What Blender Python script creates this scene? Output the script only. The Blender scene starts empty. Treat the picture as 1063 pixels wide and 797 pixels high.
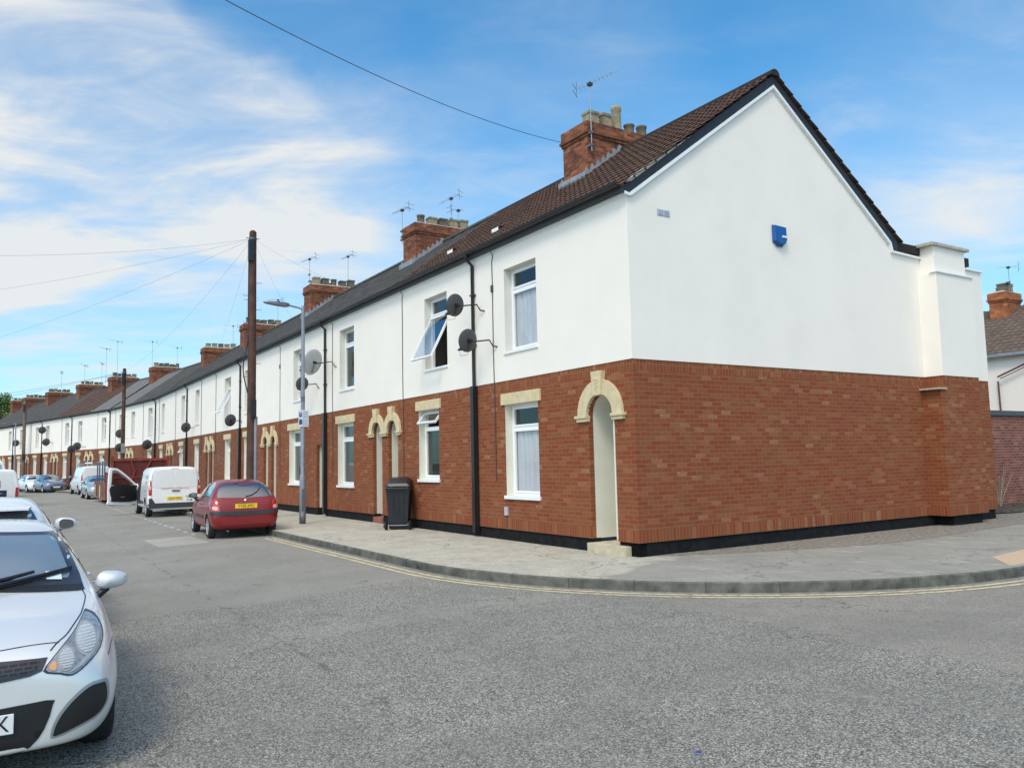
import bpy, bmesh, math, random
from mathutils import Vector, Matrix, geometry
from mathutils.bvhtree import BVHTree
random.seed(7)
PI = math.pi
R = math.radians
C = bpy.context.scene.collection
scene = bpy.context.scene

# ---------------------------------------------------------------- helpers
class MB:
    """collects shapes and links them as one mesh object"""
    def __init__(s): s.v=[]; s.f=[]; s.m=[]; s.sm=[]
    def add(s, vs, fs, m=0, smooth=False):
        o=len(s.v); s.v += [tuple(v) for v in vs]
        for f in fs: s.f.append([o+i for i in f]); s.m.append(m); s.sm.append(smooth)
        return s
    def box(s, x0,x1,y0,y1,z0,z1, m=0):
        if x0>x1: x0,x1=x1,x0
        if y0>y1: y0,y1=y1,y0
        if z0>z1: z0,z1=z1,z0
        v=[(x0,y0,z0),(x1,y0,z0),(x1,y1,z0),(x0,y1,z0),(x0,y0,z1),(x1,y0,z1),(x1,y1,z1),(x0,y1,z1)]
        return s.add(v,[(0,3,2,1),(4,5,6,7),(0,1,5,4),(1,2,6,5),(2,3,7,6),(3,0,4,7)],m)
    def prism(s, poly, fn, d0, d1, m=0):
        """poly 2d -> fn(a,b,d) 3d, closed prism between d0 and d1"""
        n=len(poly)
        v=[fn(a,b,d0) for a,b in poly]+[fn(a,b,d1) for a,b in poly]
        f=[tuple(range(n)),tuple(range(2*n-1,n-1,-1))]
        for i in range(n):
            j=(i+1)%n; f.append((i,i+n,j+n,j))
        return s.add(v,f,m)
    def tube(s, pts, r, n=8, m=0, cap=True):
        pts=[Vector(p) for p in pts]; k=len(pts)
        rs = r if isinstance(r,(list,tuple)) else [r]*k
        vs=[]; up=None
        for i,p in enumerate(pts):
            d=(pts[min(i+1,k-1)]-pts[max(i-1,0)]).normalized()
            if up is None:
                up=Vector((0,0,1)) if abs(d.z)<.9 else Vector((1,0,0))
            a=d.cross(up).normalized(); up=a.cross(d).normalized()
            for j in range(n):
                t=2*PI*j/n; vs.append(p+rs[i]*(a*math.cos(t)+up*math.sin(t)))
        fs=[]
        for i in range(k-1):
            for j in range(n):
                q=(j+1)%n; fs.append((i*n+j,i*n+q,(i+1)*n+q,(i+1)*n+j))
        s.add(vs,fs,m,True)
        if cap: s.add(vs[:n],[tuple(range(n-1,-1,-1))],m); s.add(vs[-n:],[tuple(range(n))],m)
        return s
    def lathe(s, prof, c=(0,0,0), axis='z', n=20, m=0, smooth=True):
        """prof: list of (radius, along)"""
        vs=[]
        for r,h in prof:
            for j in range(n):
                t=2*PI*j/n; a,b=r*math.cos(t),r*math.sin(t)
                p={'z':(a,b,h),'y':(b,h,a),'x':(h,a,b)}[axis]
                vs.append((p[0]+c[0],p[1]+c[1],p[2]+c[2]))
        fs=[]
        for i in range(len(prof)-1):
            for j in range(n):
                q=(j+1)%n; fs.append((i*n+j,i*n+q,(i+1)*n+q,(i+1)*n+j))
        return s.add(vs,fs,m,smooth)
    def sheet(s, outer, holes, fn, m=0):
        """flat polygon with holes"""
        loops=[[Vector((a,b,0)) for a,b in l] for l in [outer]+holes]
        tris=geometry.tessellate_polygon(loops)
        flat=[p for l in loops for p in l]
        vs=[fn(p.x,p.y) for p in flat]
        return s.add(vs,[t for t in tris],m)
    def build(s, name, mats, parent=None, bevel=0):
        me=bpy.data.meshes.new(name); me.from_pydata(s.v,[],s.f)
        if not isinstance(mats,(list,tuple)): mats=[mats]
        for m_ in mats: me.materials.append(m_)
        for p,mi,sm in zip(me.polygons,s.m,s.sm): p.material_index=mi; p.use_smooth=sm
        me.validate(); me.update()
        if bevel:
            bm=bmesh.new(); bm.from_mesh(me)
            bmesh.ops.remove_doubles(bm,verts=bm.verts,dist=1e-5)
            bmesh.ops.recalc_face_normals(bm,faces=bm.faces)
            es=[e for e in bm.edges if len(e.link_faces)==2 and e.calc_face_angle(0)>.5]
            bmesh.ops.bevel(bm,geom=es,offset=bevel,segments=2,affect='EDGES',profile=.6)
            bm.to_mesh(me); bm.free()
        o=bpy.data.objects.new(name,me); C.objects.link(o)
        if parent: o.parent=parent
        return o

def fix_normals(o):
    bm=bmesh.new(); bm.from_mesh(o.data); bmesh.ops.recalc_face_normals(bm,faces=bm.faces); bm.to_mesh(o.data); bm.free()

def tag(o,label=None,cat=None,group=None,kind=None):
    if label: o['label']=label
    if cat: o['category']=cat
    if group: o['group']=group
    if kind: o['kind']=kind
    return o
def thing(name,label,cat,loc=(0,0,0),rz=0,group=None):
    o=bpy.data.objects.new(name,None); C.objects.link(o); o.empty_display_size=.2
    o.location=loc; o.rotation_euler=(0,0,rz)
    return tag(o,label,cat,group)
def copy_tree(o,parent=None):
    c=o.copy(); C.objects.link(c); c.parent=parent
    for ch in list(o.children): copy_tree(ch,c)
    return c

# ---------------------------------------------------------------- materials
class NT:
    def __init__(s,name):
        s.m=bpy.data.materials.new(name); s.m.use_nodes=True
        s.t=s.m.node_tree; s.n=s.t.nodes; s.l=s.t.links
        s.b=s.n['Principled BSDF']; s._o=None
    def new(s,t,**k):
        n=s.n.new(t)
        for a,b in k.items():
            if a.startswith('i_'): n.inputs[a[2:].replace('_',' ')].default_value=b
            else: setattr(n,a,b)
        return n
    def link(s,a,b): s.l.new(a,b)
    def obj(s):
        if s._o is None: s._o=s.new('ShaderNodeTexCoord').outputs['Object']
        return s._o
    def geo(s):
        return s.new('ShaderNodeNewGeometry').outputs['Position']
    def noise(s,scale,detail=4,rough=.55,vec=None,w=None):
        n=s.new('ShaderNodeTexNoise'); n.inputs['Scale'].default_value=scale; n.inputs['Detail'].default_value=detail; n.inputs['Roughness'].default_value=rough
        s.link(vec or s.obj(),n.inputs['Vector']); return n.outputs['Fac']
    def ramp(s,fac,stops,interp='LINEAR'):
        r=s.new('ShaderNodeValToRGB'); r.color_ramp.interpolation=interp
        e=r.color_ramp.elements
        while len(e)<len(stops): e.new(.5)
        for q,(p,c) in zip(e,stops):
            q.position=p; q.color=(c,c,c,1) if isinstance(c,(int,float)) else (*c,1)
        s.link(fac,r.inputs['Fac']); return r.outputs['Color']
    def mix(s,f,a,b,bt='MIX'):
        n=s.new('ShaderNodeMix',data_type='RGBA',blend_type=bt)
        for i,x in ((0,f),(6,a),(7,b)):
            if isinstance(x,(int,float)): n.inputs[i].default_value = x if i==0 else (x,x,x,1)
            elif isinstance(x,tuple): n.inputs[i].default_value=(*x,1)
            else: s.link(x,n.inputs[i])
        return n.outputs[2]
    def math(s,op,a,b=None,c=None):
        n=s.new('ShaderNodeMath',operation=op)
        for i,x in enumerate((a,b,c)):
            if x is None: continue
            if isinstance(x,(int,float)): n.inputs[i].default_value=x
            else: s.link(x,n.inputs[i])
        return n.outputs[0]
    def sep(s,v):
        n=s.new('ShaderNodeSeparateXYZ'); s.link(v,n.inputs[0]); return n.outputs
    def comb(s,x,y,z):
        n=s.new('ShaderNodeCombineXYZ')
        for i,v in enumerate((x,y,z)):
            if isinstance(v,(int,float)): n.inputs[i].default_value=v
            else: s.link(v,n.inputs[i])
        return n.outputs[0]
    def bump(s,h,strength=.3,dist=.01):
        n=s.new('ShaderNodeBump'); n.inputs['Strength'].default_value=strength; n.inputs['Distance'].default_value=dist
        s.link(h,n.inputs['Height']); s.link(n.outputs[0],s.b.inputs['Normal'])
    def base(s,c,rough=.6,metal=0,coat=0,spec=None):
        if isinstance(c,tuple): s.b.inputs['Base Color'].default_value=(*c,1)
        else: s.link(c,s.b.inputs['Base Color'])
        if isinstance(rough,(int,float)): s.b.inputs['Roughness'].default_value=rough
        else: s.link(rough,s.b.inputs['Roughness'])
        s.b.inputs['Metallic'].default_value=metal
        s.b.inputs['Coat Weight'].default_value=coat; s.b.inputs['Coat Roughness'].default_value=.05
        if spec is not None: s.b.inputs['Specular IOR Level'].default_value=spec
        return s.m

def plain(name,c,rough=.6,metal=0,coat=0,var=.12,scale=6,bump=0,spec=None):
    n=NT(name); f=n.noise(scale,5)
    col=n.mix(n.ramp(f,[(.3,0),(.7,1)]),tuple(x*(1-var) for x in c),tuple(min(1,x*(1+var)) for x in c))
    if bump: n.bump(n.noise(scale*12,4),bump,.004)
    return n.base(col,rough,metal,coat,spec)

def brick_mat(name,cA,cB,mortar,soldier=None,old=False,bw=.225,bh=.075,side='xy'):
    n=NT(name); x,y,z=n.sep(n.obj())
    u=n.math('ADD',x,y) if side=='xy' else x
    v=n.comb(u,z,0)
    def brick(vec,w,h,off=.5):
        b=n.new('ShaderNodeTexBrick'); n.link(vec,b.inputs['Vector'])
        b.inputs['Scale'].default_value=1; b.inputs['Brick Width'].default_value=w; b.inputs['Row Height'].default_value=h
        b.inputs['Mortar Size'].default_value=.0058; b.inputs['Mortar Smooth'].default_value=.25
        b.inputs['Color1'].default_value=(0,0,0,1); b.inputs['Color2'].default_value=(1,1,1,1); b.inputs['Mortar'].default_value=(.5,.5,.5,1)
        b.inputs['Bias'].default_value=0; b.offset=off
        return b
    b=brick(v,bw,bh)
    var,mor=b.outputs['Color'],b.outputs['Fac']
    if soldier:
        v2=n.comb(u,z,0)
        b2=brick(v2,.075,.225,0.); b2.inputs['Vector']
        # shift rows so the soldier courses fall on the bands
        sh=n.comb(u,n.math('SUBTRACT',z,soldier[0]),0); n.link(sh,b2.inputs['Vector'])
        msk=n.math('ADD',n.math('LESS_THAN',z,soldier[0]+.2),n.math('GREATER_THAN',z,soldier[1]))
        msk=n.math('MINIMUM',msk,1)
        var=n.mix(msk,var,b2.outputs['Color']); mor=n.mix(msk,mor,b2.outputs['Fac'])
    f1=n.noise(1.1,5,.6); f2=n.noise(38,3)
    t=n.math('ADD',n.math('MULTIPLY',var,.75),n.math('MULTIPLY',f2,.35))
    c=n.ramp(t,[(.1,cA),(.42,tuple((a*.55+b_*.45) for a,b_ in zip(cA,cB))),(.75,cB),(.90,tuple(q*1.25 for q in cB)),(1.16,(.36,.27,.19))])
    c=n.mix(n.ramp(f1,[(.35,0.),(.7,.22)]),c,tuple(q*.62 for q in cA))
    c=n.mix(n.math('MULTIPLY',mor,.8),c,mortar)
    if old: c=n.mix(n.ramp(n.noise(2.7,6,.7),[(.5,0),(.68,.75)]),c,(.035,.03,.026))
    n.bump(n.math('ADD',n.math('MULTIPLY',mor,-1),n.math('MULTIPLY',f2,.35)),.5,.006)
    return n.base(c,.88,spec=.25)

M={}
M['brick']=brick_mat('new_red_brick',(.222,.046,.019),(.225,.082,.034),(.265,.138,.072),soldier=(.225,3.04))
M['brick_far']=brick_mat('far_red_brick',(.18,.042,.022),(.19,.078,.038),(.23,.125,.075),soldier=(.225,3.04))
M['old_brick']=brick_mat('old_chimney_brick',(.12,.038,.022),(.29,.095,.045),(.20,.15,.11),old=True)
M['orange_brick']=brick_mat('orange_chimney_brick',(.26,.075,.03),(.46,.16,.06),(.22,.15,.10),old=True)
M['garden_brick']=brick_mat('garden_wall_brick',(.13,.048,.036),(.24,.085,.06),(.33,.25,.21))
def render_mat(name,c,amt=.05):
    n=NT(name); x,y,z=n.sep(n.obj())
    f=n.noise(.9,6,.6); f2=n.noise(14,4); st=n.noise(1,4,.6,vec=n.comb(n.math('MULTIPLY',n.math('ADD',x,y),5.),n.math('MULTIPLY',z,.35),0))
    col=n.mix(n.ramp(f,[(.3,0),(.7,1)]),tuple(q*(1-amt) for q in c),tuple(q*(1+amt*.4) for q in c))
    col=n.mix(n.ramp(n.noise(.45,6,.62),[(.5,0),(.75,.10)]),col,tuple(q*.80 for q in c))
    n.bump(n.math('ADD',f2,n.noise(160,3)),.22,.004)
    return n.base(col,.9,spec=.2)
M['render']=render_mat('white_render',(.84,.79,.72))
M['cream']=plain('cream_render',(.69,.67,.57),.85,var=.04,scale=3,bump=.1)
M['reveal']=plain('pale_reveal',(.66,.65,.59),.9,var=.03)
M['stone']=plain('cream_cast_stone',(.60,.50,.31),.8,var=.12,scale=9,bump=.25)
M['step']=plain('pale_step_stone',(.50,.44,.31),.85,var=.2,scale=7,bump=.4)
M['redstep']=plain('red_tile_step',(.25,.10,.07),.8,var=.2)
M['plinth']=plain('black_bitumen_plinth',(.010,.010,.011),.85,var=.5,scale=8,bump=.6,spec=.2)
M['upvc']=plain('white_window_plastic',(.82,.83,.84),.32,var=.02)
M['black']=plain('black_plastic',(.012,.012,.014),.35,var=.2)
M['navy']=plain('dark_slate_fascia',(.020,.020,.024),.55,var=.2)
M['trimw']=plain('white_trim',(.80,.82,.82),.4,var=.03)
M['rubber']=plain('tyre_rubber',(.018,.018,.019),.8,var=.3,scale=20)
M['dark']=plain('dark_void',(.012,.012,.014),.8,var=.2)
M['lead']=plain('grey_lead',(.24,.27,.31),.55,var=.2)
M['mortar']=plain('pale_mortar',(.42,.39,.33),.9,var=.25,scale=20,bump=.4)
M['potbuff']=plain('buff_clay_pot',(.27,.225,.15),.85,var=.35,scale=9,bump=.3)
M['potgrey']=plain('weathered_stone_pot',(.125,.108,.08),.9,var=.45,scale=9,bump=.4)
M['potred']=plain('red_clay_pot',(.16,.06,.045),.85,var=.3,scale=9)
M['galv']=plain('galvanised_grey_steel',(.24,.26,.30),.5,metal=.3,var=.15,scale=4)
M['galvdark']=plain('dark_grey_steel',(.13,.14,.17),.5,metal=.3,var=.15,scale=4)
M['alu']=plain('aerial_aluminium',(.35,.36,.37),.4,metal=.7,var=.1)
M['wire']=plain('wire_black',(.05,.05,.055),.6)
M['dish']=plain('dark_mesh_dish',(.060,.062,.068),.55,var=.15,scale=10)
M['dishlight']=plain('pale_grey_dish',(.42,.44,.46),.5,var=.08)
M['curtain']=plain('net_curtain',(.50,.52,.56),.9,var=.04)
M['room']=plain('dim_room',(.10,.09,.08),.9,var=.3,scale=2)
M['doorred']=plain('dark_red_door',(.10,.03,.025),.4)
M['doorwhite']=plain('white_door',(.75,.75,.73),.4)
M['bluebox']=plain('blue_alarm_plastic',(.008,.085,.30),.3,var=.05)
M['vent']=plain('pale_blue_grey_vent',(.42,.45,.52),.5)
M['white_metal']=plain('white_van_paint',(.80,.80,.79),.3,coat=.6,var=.03)
M['white_cool']=plain('cool_white_paint',(.74,.77,.80),.28,coat=.7,var=.02)
M['rust']=plain('rusty_red_steel',(.20,.035,.02),.75,var=.35,scale=5,bump=.3)
M['wood']=plain('weathered_board',(.21,.115,.075),.85,var=.35,scale=7,bump=.3)
M['bluesteel']=plain('blue_grey_steel_post',(.07,.09,.16),.6)
M['plate_y']=plain('yellow_reflective_plate',(.80,.55,.02),.4,var=.03)
M['plate_w']=plain('white_reflective_plate',(.72,.74,.74),.4,var=.03)
M['ink']=plain('black_lettering',(.01,.01,.01),.5)
M['orangeink']=plain('orange_lettering',(.62,.14,.06),.5)
M['blueink']=plain('blue_lettering',(.06,.16,.42),.5)
M['chrome']=NT('chrome').base((.72,.72,.72),.22,.9)
M['lamptrim']=plain('lamp_trim_grey',(.42,.42,.41),.35,metal=.2)
M['amber']=plain('amber_lens',(.72,.36,.16),.2,coat=.5)
M['redlens']=plain('red_lens',(.42,.012,.015),.15,coat=.8)
M['greyplastic']=plain('charcoal_plastic',(.035,.037,.045),.5)
M['binblack']=plain('black_bin_plastic',(.014,.016,.022),.38,var=.3,scale=4)
M['skin']=plain('skin',(.45,.24,.16),.6)
M['hair']=plain('dark_hair',(.02,.015,.012),.7)
M['orangecloth']=plain('orange_cotton',(.62,.10,.045),.9)
M['navycloth']=plain('navy_cloth',(.015,.02,.055),.85)
M['greenbox']=plain('grey_green_plastic',(.10,.20,.17),.6)
M['sticker']=plain('pale_sticker',(.62,.74,.76),.5,var=.05,scale=60)
M['signwhite']=plain('sign_face',(.60,.66,.74),.5,var=.04)
M['signblue']=plain('sign_blue',(.02,.08,.25),.5)

def paint(name,c,metal=.5,rough=.3,coat=1.):
    n=NT(name); f=n.noise(900,2)
    col=n.mix(f,tuple(q*.9 for q in c),tuple(min(1,q*1.08) for q in c))
    return n.base(col,rough,metal,coat=coat)
M['silver']=paint('silver_car_paint',(.76,.76,.75),.3,.34)
M['redpaint']=paint('dark_red_car_paint',(.20,.004,.006),.0,.38,.35)
M['whitecar']=paint('pearl_white_car_paint',(.76,.79,.81),.1,.3)
M['bluegrey']=paint('blue_grey_car_paint',(.16,.21,.32),.4,.3)
M['greysilver']=paint('grey_silver_car_paint',(.40,.43,.46),.5,.3)

def glass_mat(name,tint=.25,glossmin=.12,col=(.8,.85,.88)):
    """window glass: glossy over see-through"""
    m=bpy.data.materials.new(name); m.use_nodes=True; t=m.node_tree; t.nodes.clear()
    o=t.nodes.new('ShaderNodeOutputMaterial'); mx=t.nodes.new('ShaderNodeMixShader')
    g=t.nodes.new('ShaderNodeBsdfGlossy'); g.inputs['Roughness'].default_value=.02; g.inputs['Color'].default_value=(*col,1)
    tr=t.nodes.new('ShaderNodeBsdfTransparent'); tr.inputs['Color'].default_value=(1-tint,)*3+(1,)
    lw=t.nodes.new('ShaderNodeLayerWeight'); lw.inputs[0].default_value=.5
    fr=t.nodes.new('ShaderNodeMath'); fr.operation='POWER'; fr.inputs[1].default_value=4.; t.links.new(lw.outputs['Facing'],fr.inputs[0])
    a=t.nodes.new('ShaderNodeMath'); a.operation='ADD'; a.use_clamp=True; a.inputs[1].default_value=glossmin
    t.links.new(fr.outputs[0],a.inputs[0]); t.links.new(a.outputs[0],mx.inputs[0])
    t.links.new(tr.outputs[0],mx.inputs[1]); t.links.new(g.outputs[0],mx.inputs[2]); t.links.new(mx.outputs[0],o.inputs[0])
    return m
M['glass']=glass_mat('window_glass',.05,.06)
M['lens']=glass_mat('clear_lens',.05,.06)
M['glass_open']=glass_mat('tilted_window_glass',.02,.20)
M['carglass']=NT('car_glass').base((.025,.03,.035),.04,0,coat=1.,spec=1.)
M['carglass'].node_tree.nodes['Principled BSDF'].inputs['IOR'].default_value=1.9
_n=NT('windscreen_glass'); _n.base((.17,.20,.215),.05,0,coat=1.,spec=1.); _n.b.inputs['IOR'].default_value=2.1; M['windscreen']=_n.m
_n=NT('fog_glass'); M['screenedge']=_n.base((.03,.03,.036),.30,coat=.25)

# curtain folds
def tile_mat(name,cA,cB,moss=.3):
    n=NT(name); f=n.noise(3.,5,.65); g=n.noise(24,4)
    c=n.mix(n.ramp(n.math('ADD',n.math('MULTIPLY',f,.6),n.math('MULTIPLY',g,.4)),[(.35,0),(.65,1)]),cA,cB)
    c=n.mix(n.ramp(n.noise(6,6,.7),[(.56,0),(.72,moss)]),c,(.16,.15,.11))
    n.bump(g,.3,.006)
    return n.base(c,.85,spec=.25)
M['tile_brown']=tile_mat('brown_concrete_tile',(.062,.036,.028),(.135,.078,.058))
M['tile_edge']=tile_mat('dark_tile_edge',(.02,.016,.014),(.04,.03,.025),.1)
M['slate']=tile_mat('grey_slate',(.038,.035,.031),(.105,.098,.088),.45)
M['slate2']=tile_mat('pale_slate',(.12,.118,.115),(.19,.185,.175),.2)
M['tile_back']=tile_mat('brown_house_tile',(.085,.062,.05),(.17,.13,.10),.2)

# ground materials
def asphalt():
    n=NT('asphalt'); p=n.geo(); x,y,z=n.sep(p)
    v=n.comb(x,y,0)
    vo=n.new('ShaderNodeTexVoronoi'); vo.inputs['Scale'].default_value=105; n.link(v,vo.inputs['Vector'])
    chip=n.new('ShaderNodeSeparateColor'); n.link(vo.outputs['Color'],chip.inputs[0])
    r=chip.outputs[0]
    fine=n.noise(260,3,.7,vec=v); med=n.noise(18,4,.7,vec=v); big=n.noise(.55,5,.6,vec=v); mid=n.noise(2.4,5,.65,vec=v)
    # coarse dressing of the junction / worn smooth street
    wob=n.math('ADD',x,n.math('MULTIPLY',n.math('SUBTRACT',n.noise(1.3,4,.6,vec=v),.5),.55))
    # tongue of the joint round x=-1
    coarse=n.math('GREATER_THAN',n.math('ADD',wob,n.math('MULTIPLY',n.math('ABSOLUTE',n.math('ADD',y,5.6)),.18)),-.75)
    c1=n.ramp(r,[(.0,(.035,.034,.031)),(.28,(.13,.127,.114)),(.52,(.27,.265,.238)),(.76,(.43,.42,.38)),(.97,(.68,.66,.60))])
    c1=n.mix(n.ramp(fine,[(.35,.55),(.6,0)]),c1,(.025,.025,.026))
    c2=n.ramp(n.math('ADD',n.math('MULTIPLY',r,.45),n.math('MULTIPLY',fine,.55)),[(.2,(.155,.15,.137)),(.5,(.25,.245,.222)),(.8,(.36,.352,.32))])
    c=n.mix(coarse,c2,c1)
    # older brownish patch by the right kerb
    pr=n.math('GREATER_THAN',n.math('ADD',n.math('ADD',y,2.0),n.math('MULTIPLY',n.math('SUBTRACT',n.noise(1.7,4,.6,vec=v),.5),.5)),0.)
    pr=n.math('MULTIPLY',pr,n.math('GREATER_THAN',x,2.4))
    c=n.mix(n.math('MULTIPLY',pr,.45),c,(.30,.27,.235))
    # smooth reinstatement by the bay line
    a=n.math('LESS_THAN',n.math('ABSOLUTE',n.math('ADD',x,10.9)),1.15); b=n.math('LESS_THAN',n.math('ABSOLUTE',n.math('ADD',y,5.1)),.55)
    c=n.mix(n.math('MULTIPLY',n.math('MULTIPLY',a,b),.8),c,(.40,.40,.37))
    # old trench reinstatements across the junction
    for (x0_,x1_,y0_,y1_,cc,k_) in ((-6.4,-2.6,-8.2,-7.3,(.17,.168,.155),.5),(1.2,1.75,-12,-2.6,(.36,.35,.32),.22),(-24,-17,-7.6,-6.7,(.19,.188,.175),.5),(5.2,5.6,-7,3,(.16,.158,.15),.22)):
        wob2=n.math('MULTIPLY',n.math('SUBTRACT',n.noise(2.1,4,.6,vec=v),.5),.25)
        mk=n.math('MULTIPLY',n.math('LESS_THAN',n.math('ABSOLUTE',n.math('ADD',n.math('SUBTRACT',x,(x0_+x1_)/2),wob2)),(x1_-x0_)/2),n.math('LESS_THAN',n.math('ABSOLUTE',n.math('ADD',n.math('SUBTRACT',y,(y0_+y1_)/2),wob2)),(y1_-y0_)/2))
        c=n.mix(n.math('MULTIPLY',mk,k_),c,cc)
    # oil spots
    osp=n.new('ShaderNodeTexVoronoi'); osp.inputs['Scale'].default_value=.9; n.link(v,osp.inputs['Vector'])
    c=n.mix(n.math('MULTIPLY',n.ramp(osp.outputs['Distance'],[(.02,1),(.075,0)]),.38),c,(.06,.058,.055))
    # longitudinal joint
    jt=n.math('LESS_THAN',n.math('ABSOLUTE',n.math('ADD',n.math('ADD',y,6.25),n.math('MULTIPLY',n.math('SUBTRACT',mid,.5),.4))),.018)
    jt=n.math('MULTIPLY',jt,n.ramp(n.noise(3,3,vec=v),[(.45,0),(.6,1)]))
    c=n.mix(n.math('MULTIPLY',jt,.5),c,(.03,.03,.03))
    # cracks
    ck=n.new('ShaderNodeTexVoronoi',feature='DISTANCE_TO_EDGE'); ck.inputs['Scale'].default_value=.42
    wv=n.new('ShaderNodeVectorMath',operation='ADD'); nn=n.new('ShaderNodeTexNoise'); nn.inputs['Scale'].default_value=2.2; nn.inputs['Detail'].default_value=6; n.link(v,nn.inputs['Vector'])
    n.link(v,wv.inputs[0]); n.link(nn.outputs['Color'],wv.inputs[1]); n.link(wv.outputs[0],ck.inputs['Vector'])
    cm=n.math('MULTIPLY',n.math('LESS_THAN',ck.outputs['Distance'],.006),n.ramp(n.noise(.8,3,vec=v),[(.5,0),(.62,1)]))
    c=n.mix(n.math('MULTIPLY',cm,.6),c,(.03,.03,.03))
    c=n.mix(n.ramp(big,[(.32,.0),(.62,.42)]),c,(.15,.148,.135))
    c=n.mix(n.ramp(mid,[(.45,.0),(.75,.30)]),c,(.31,.30,.265))
    # worn chip-scatter
    c=n.mix(n.ramp(n.math('MULTIPLY',med,n.ramp(vo.outputs['Distance'],[(.0,1),(.3,0)])),[(.45,0),(.62,.5)]),c,(.33,.33,.31))
    n.bump(n.math('ADD',n.math('MULTIPLY',r,n.math('ADD',n.math('MULTIPLY',coarse,.7),.3)),fine),.75,.006)
    c=n.mix(1.,c,(1.10,1.085,1.05),'MULTIPLY')
    return n.base(c,.85,spec=.3)
M['asphalt']=asphalt()
def concrete():
    n=NT('pavement_concrete'); p=n.geo(); x,y,z=n.sep(p)
    v=n.comb(x,y,0)
    f=n.noise(1.1,6,.6,vec=v); g=n.noise(90,3,.7,vec=v); h=n.noise(7,5,.65,vec=v)
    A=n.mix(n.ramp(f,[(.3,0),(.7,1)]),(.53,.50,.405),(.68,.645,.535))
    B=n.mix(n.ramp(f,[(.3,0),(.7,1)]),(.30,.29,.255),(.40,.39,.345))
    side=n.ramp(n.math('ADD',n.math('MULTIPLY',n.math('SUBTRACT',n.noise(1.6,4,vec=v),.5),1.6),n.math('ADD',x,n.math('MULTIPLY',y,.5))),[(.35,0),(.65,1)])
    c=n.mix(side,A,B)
    c=n.mix(n.ramp(h,[(.5,0),(.75,.3)]),c,(.22,.21,.18))
    c=n.mix(n.ramp(g,[(.4,.4),(.62,0)]),c,(.13,.13,.12))
    c=n.mix(n.ramp(n.noise(.6,5,.7,vec=v),[(.55,0),(.75,.35)]),c,(.44,.43,.39))
    # stains, chewing gum and fine cracks
    c=n.mix(n.ramp(n.noise(26,5,.7,vec=v),[(.42,.42),(.58,0)]),c,(.20,.195,.165))
    c=n.mix(n.ramp(n.noise(3.1,6,.75,vec=v),[(.50,0),(.66,.45)]),c,(.24,.23,.195))
    c=n.mix(n.ramp(n.noise(2.2,6,.7,vec=n.comb(n.math('MULTIPLY',x,.6),n.math('ADD',y,9.),0)),[(.56,0),(.72,.5)]),c,(.56,.54,.47))
    gm=n.new('ShaderNodeTexVoronoi'); gm.inputs['Scale'].default_value=3.2; n.link(v,gm.inputs['Vector'])
    c=n.mix(n.ramp(gm.outputs['Distance'],[(.05,.55),(.075,0)]),c,(.11,.11,.10))
    ck=n.new('ShaderNodeTexVoronoi',feature='DISTANCE_TO_EDGE'); ck.inputs['Scale'].default_value=.55
    nn=n.new('ShaderNodeTexNoise'); nn.inputs['Scale'].default_value=1.7; nn.inputs['Detail'].default_value=7; n.link(v,nn.inputs['Vector'])
    wv=n.new('ShaderNodeVectorMath',operation='ADD'); n.link(v,wv.inputs[0]); n.link(nn.outputs['Color'],wv.inputs[1]); n.link(wv.outputs[0],ck.inputs['Vector'])
    c=n.mix(n.math('MULTIPLY',n.math('LESS_THAN',ck.outputs['Distance'],.007),.5),c,(.10,.10,.09))
    # bay joints
    br=n.new('ShaderNodeTexBrick'); n.link(v,br.inputs['Vector']); br.inputs['Scale'].default_value=1; br.inputs['Brick Width'].default_value=3.1; br.inputs['Row Height'].default_value=6; br.inputs['Mortar Size'].default_value=.006; br.offset=0
    c=n.mix(n.math('MULTIPLY',br.outputs['Fac'],.25),c,(.10,.10,.09))
    n.bump(n.math('ADD',g,h),.3,.005)
    return n.base(c,.9,spec=.2)
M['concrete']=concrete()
M['kerb']=plain('dark_kerb_stone',(.105,.105,.088),.85,var=.5,scale=5,bump=.5)
M['soil']=plain('bare_brown_soil',(.215,.195,.160),.95,var=.55,scale=13,bump=.3)
M['soildark']=plain('dark_soil',(.06,.052,.042),.95,var=.5,scale=9,bump=1.)
M['ground']=plain('grass_and_earth',(.09,.10,.05),.95,var=.3,scale=.3)
M['peach']=plain('buff_new_concrete',(.50,.37,.25),.85,var=.08,scale=14,bump=.2)
def linepaint(name,c,wear=.5):
    n=NT(name); p=n.geo(); x,y,z=n.sep(p); v=n.comb(x,y,0)
    f=n.noise(9,6,.75,vec=v); g=n.noise(120,3,vec=v)
    m_=n.ramp(n.math('ADD',n.math('MULTIPLY',f,.7),n.math('MULTIPLY',g,.3)),[(wear-.05,0),(wear+.07,1)])
    return n.base(n.mix(m_,c,(.14,.135,.125)),.75)
M['yellow']=linepaint('worn_yellow_line',(.68,.59,.34),.54)
M['whiteline']=linepaint('worn_white_line',(.62,.62,.60),.52)

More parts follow.
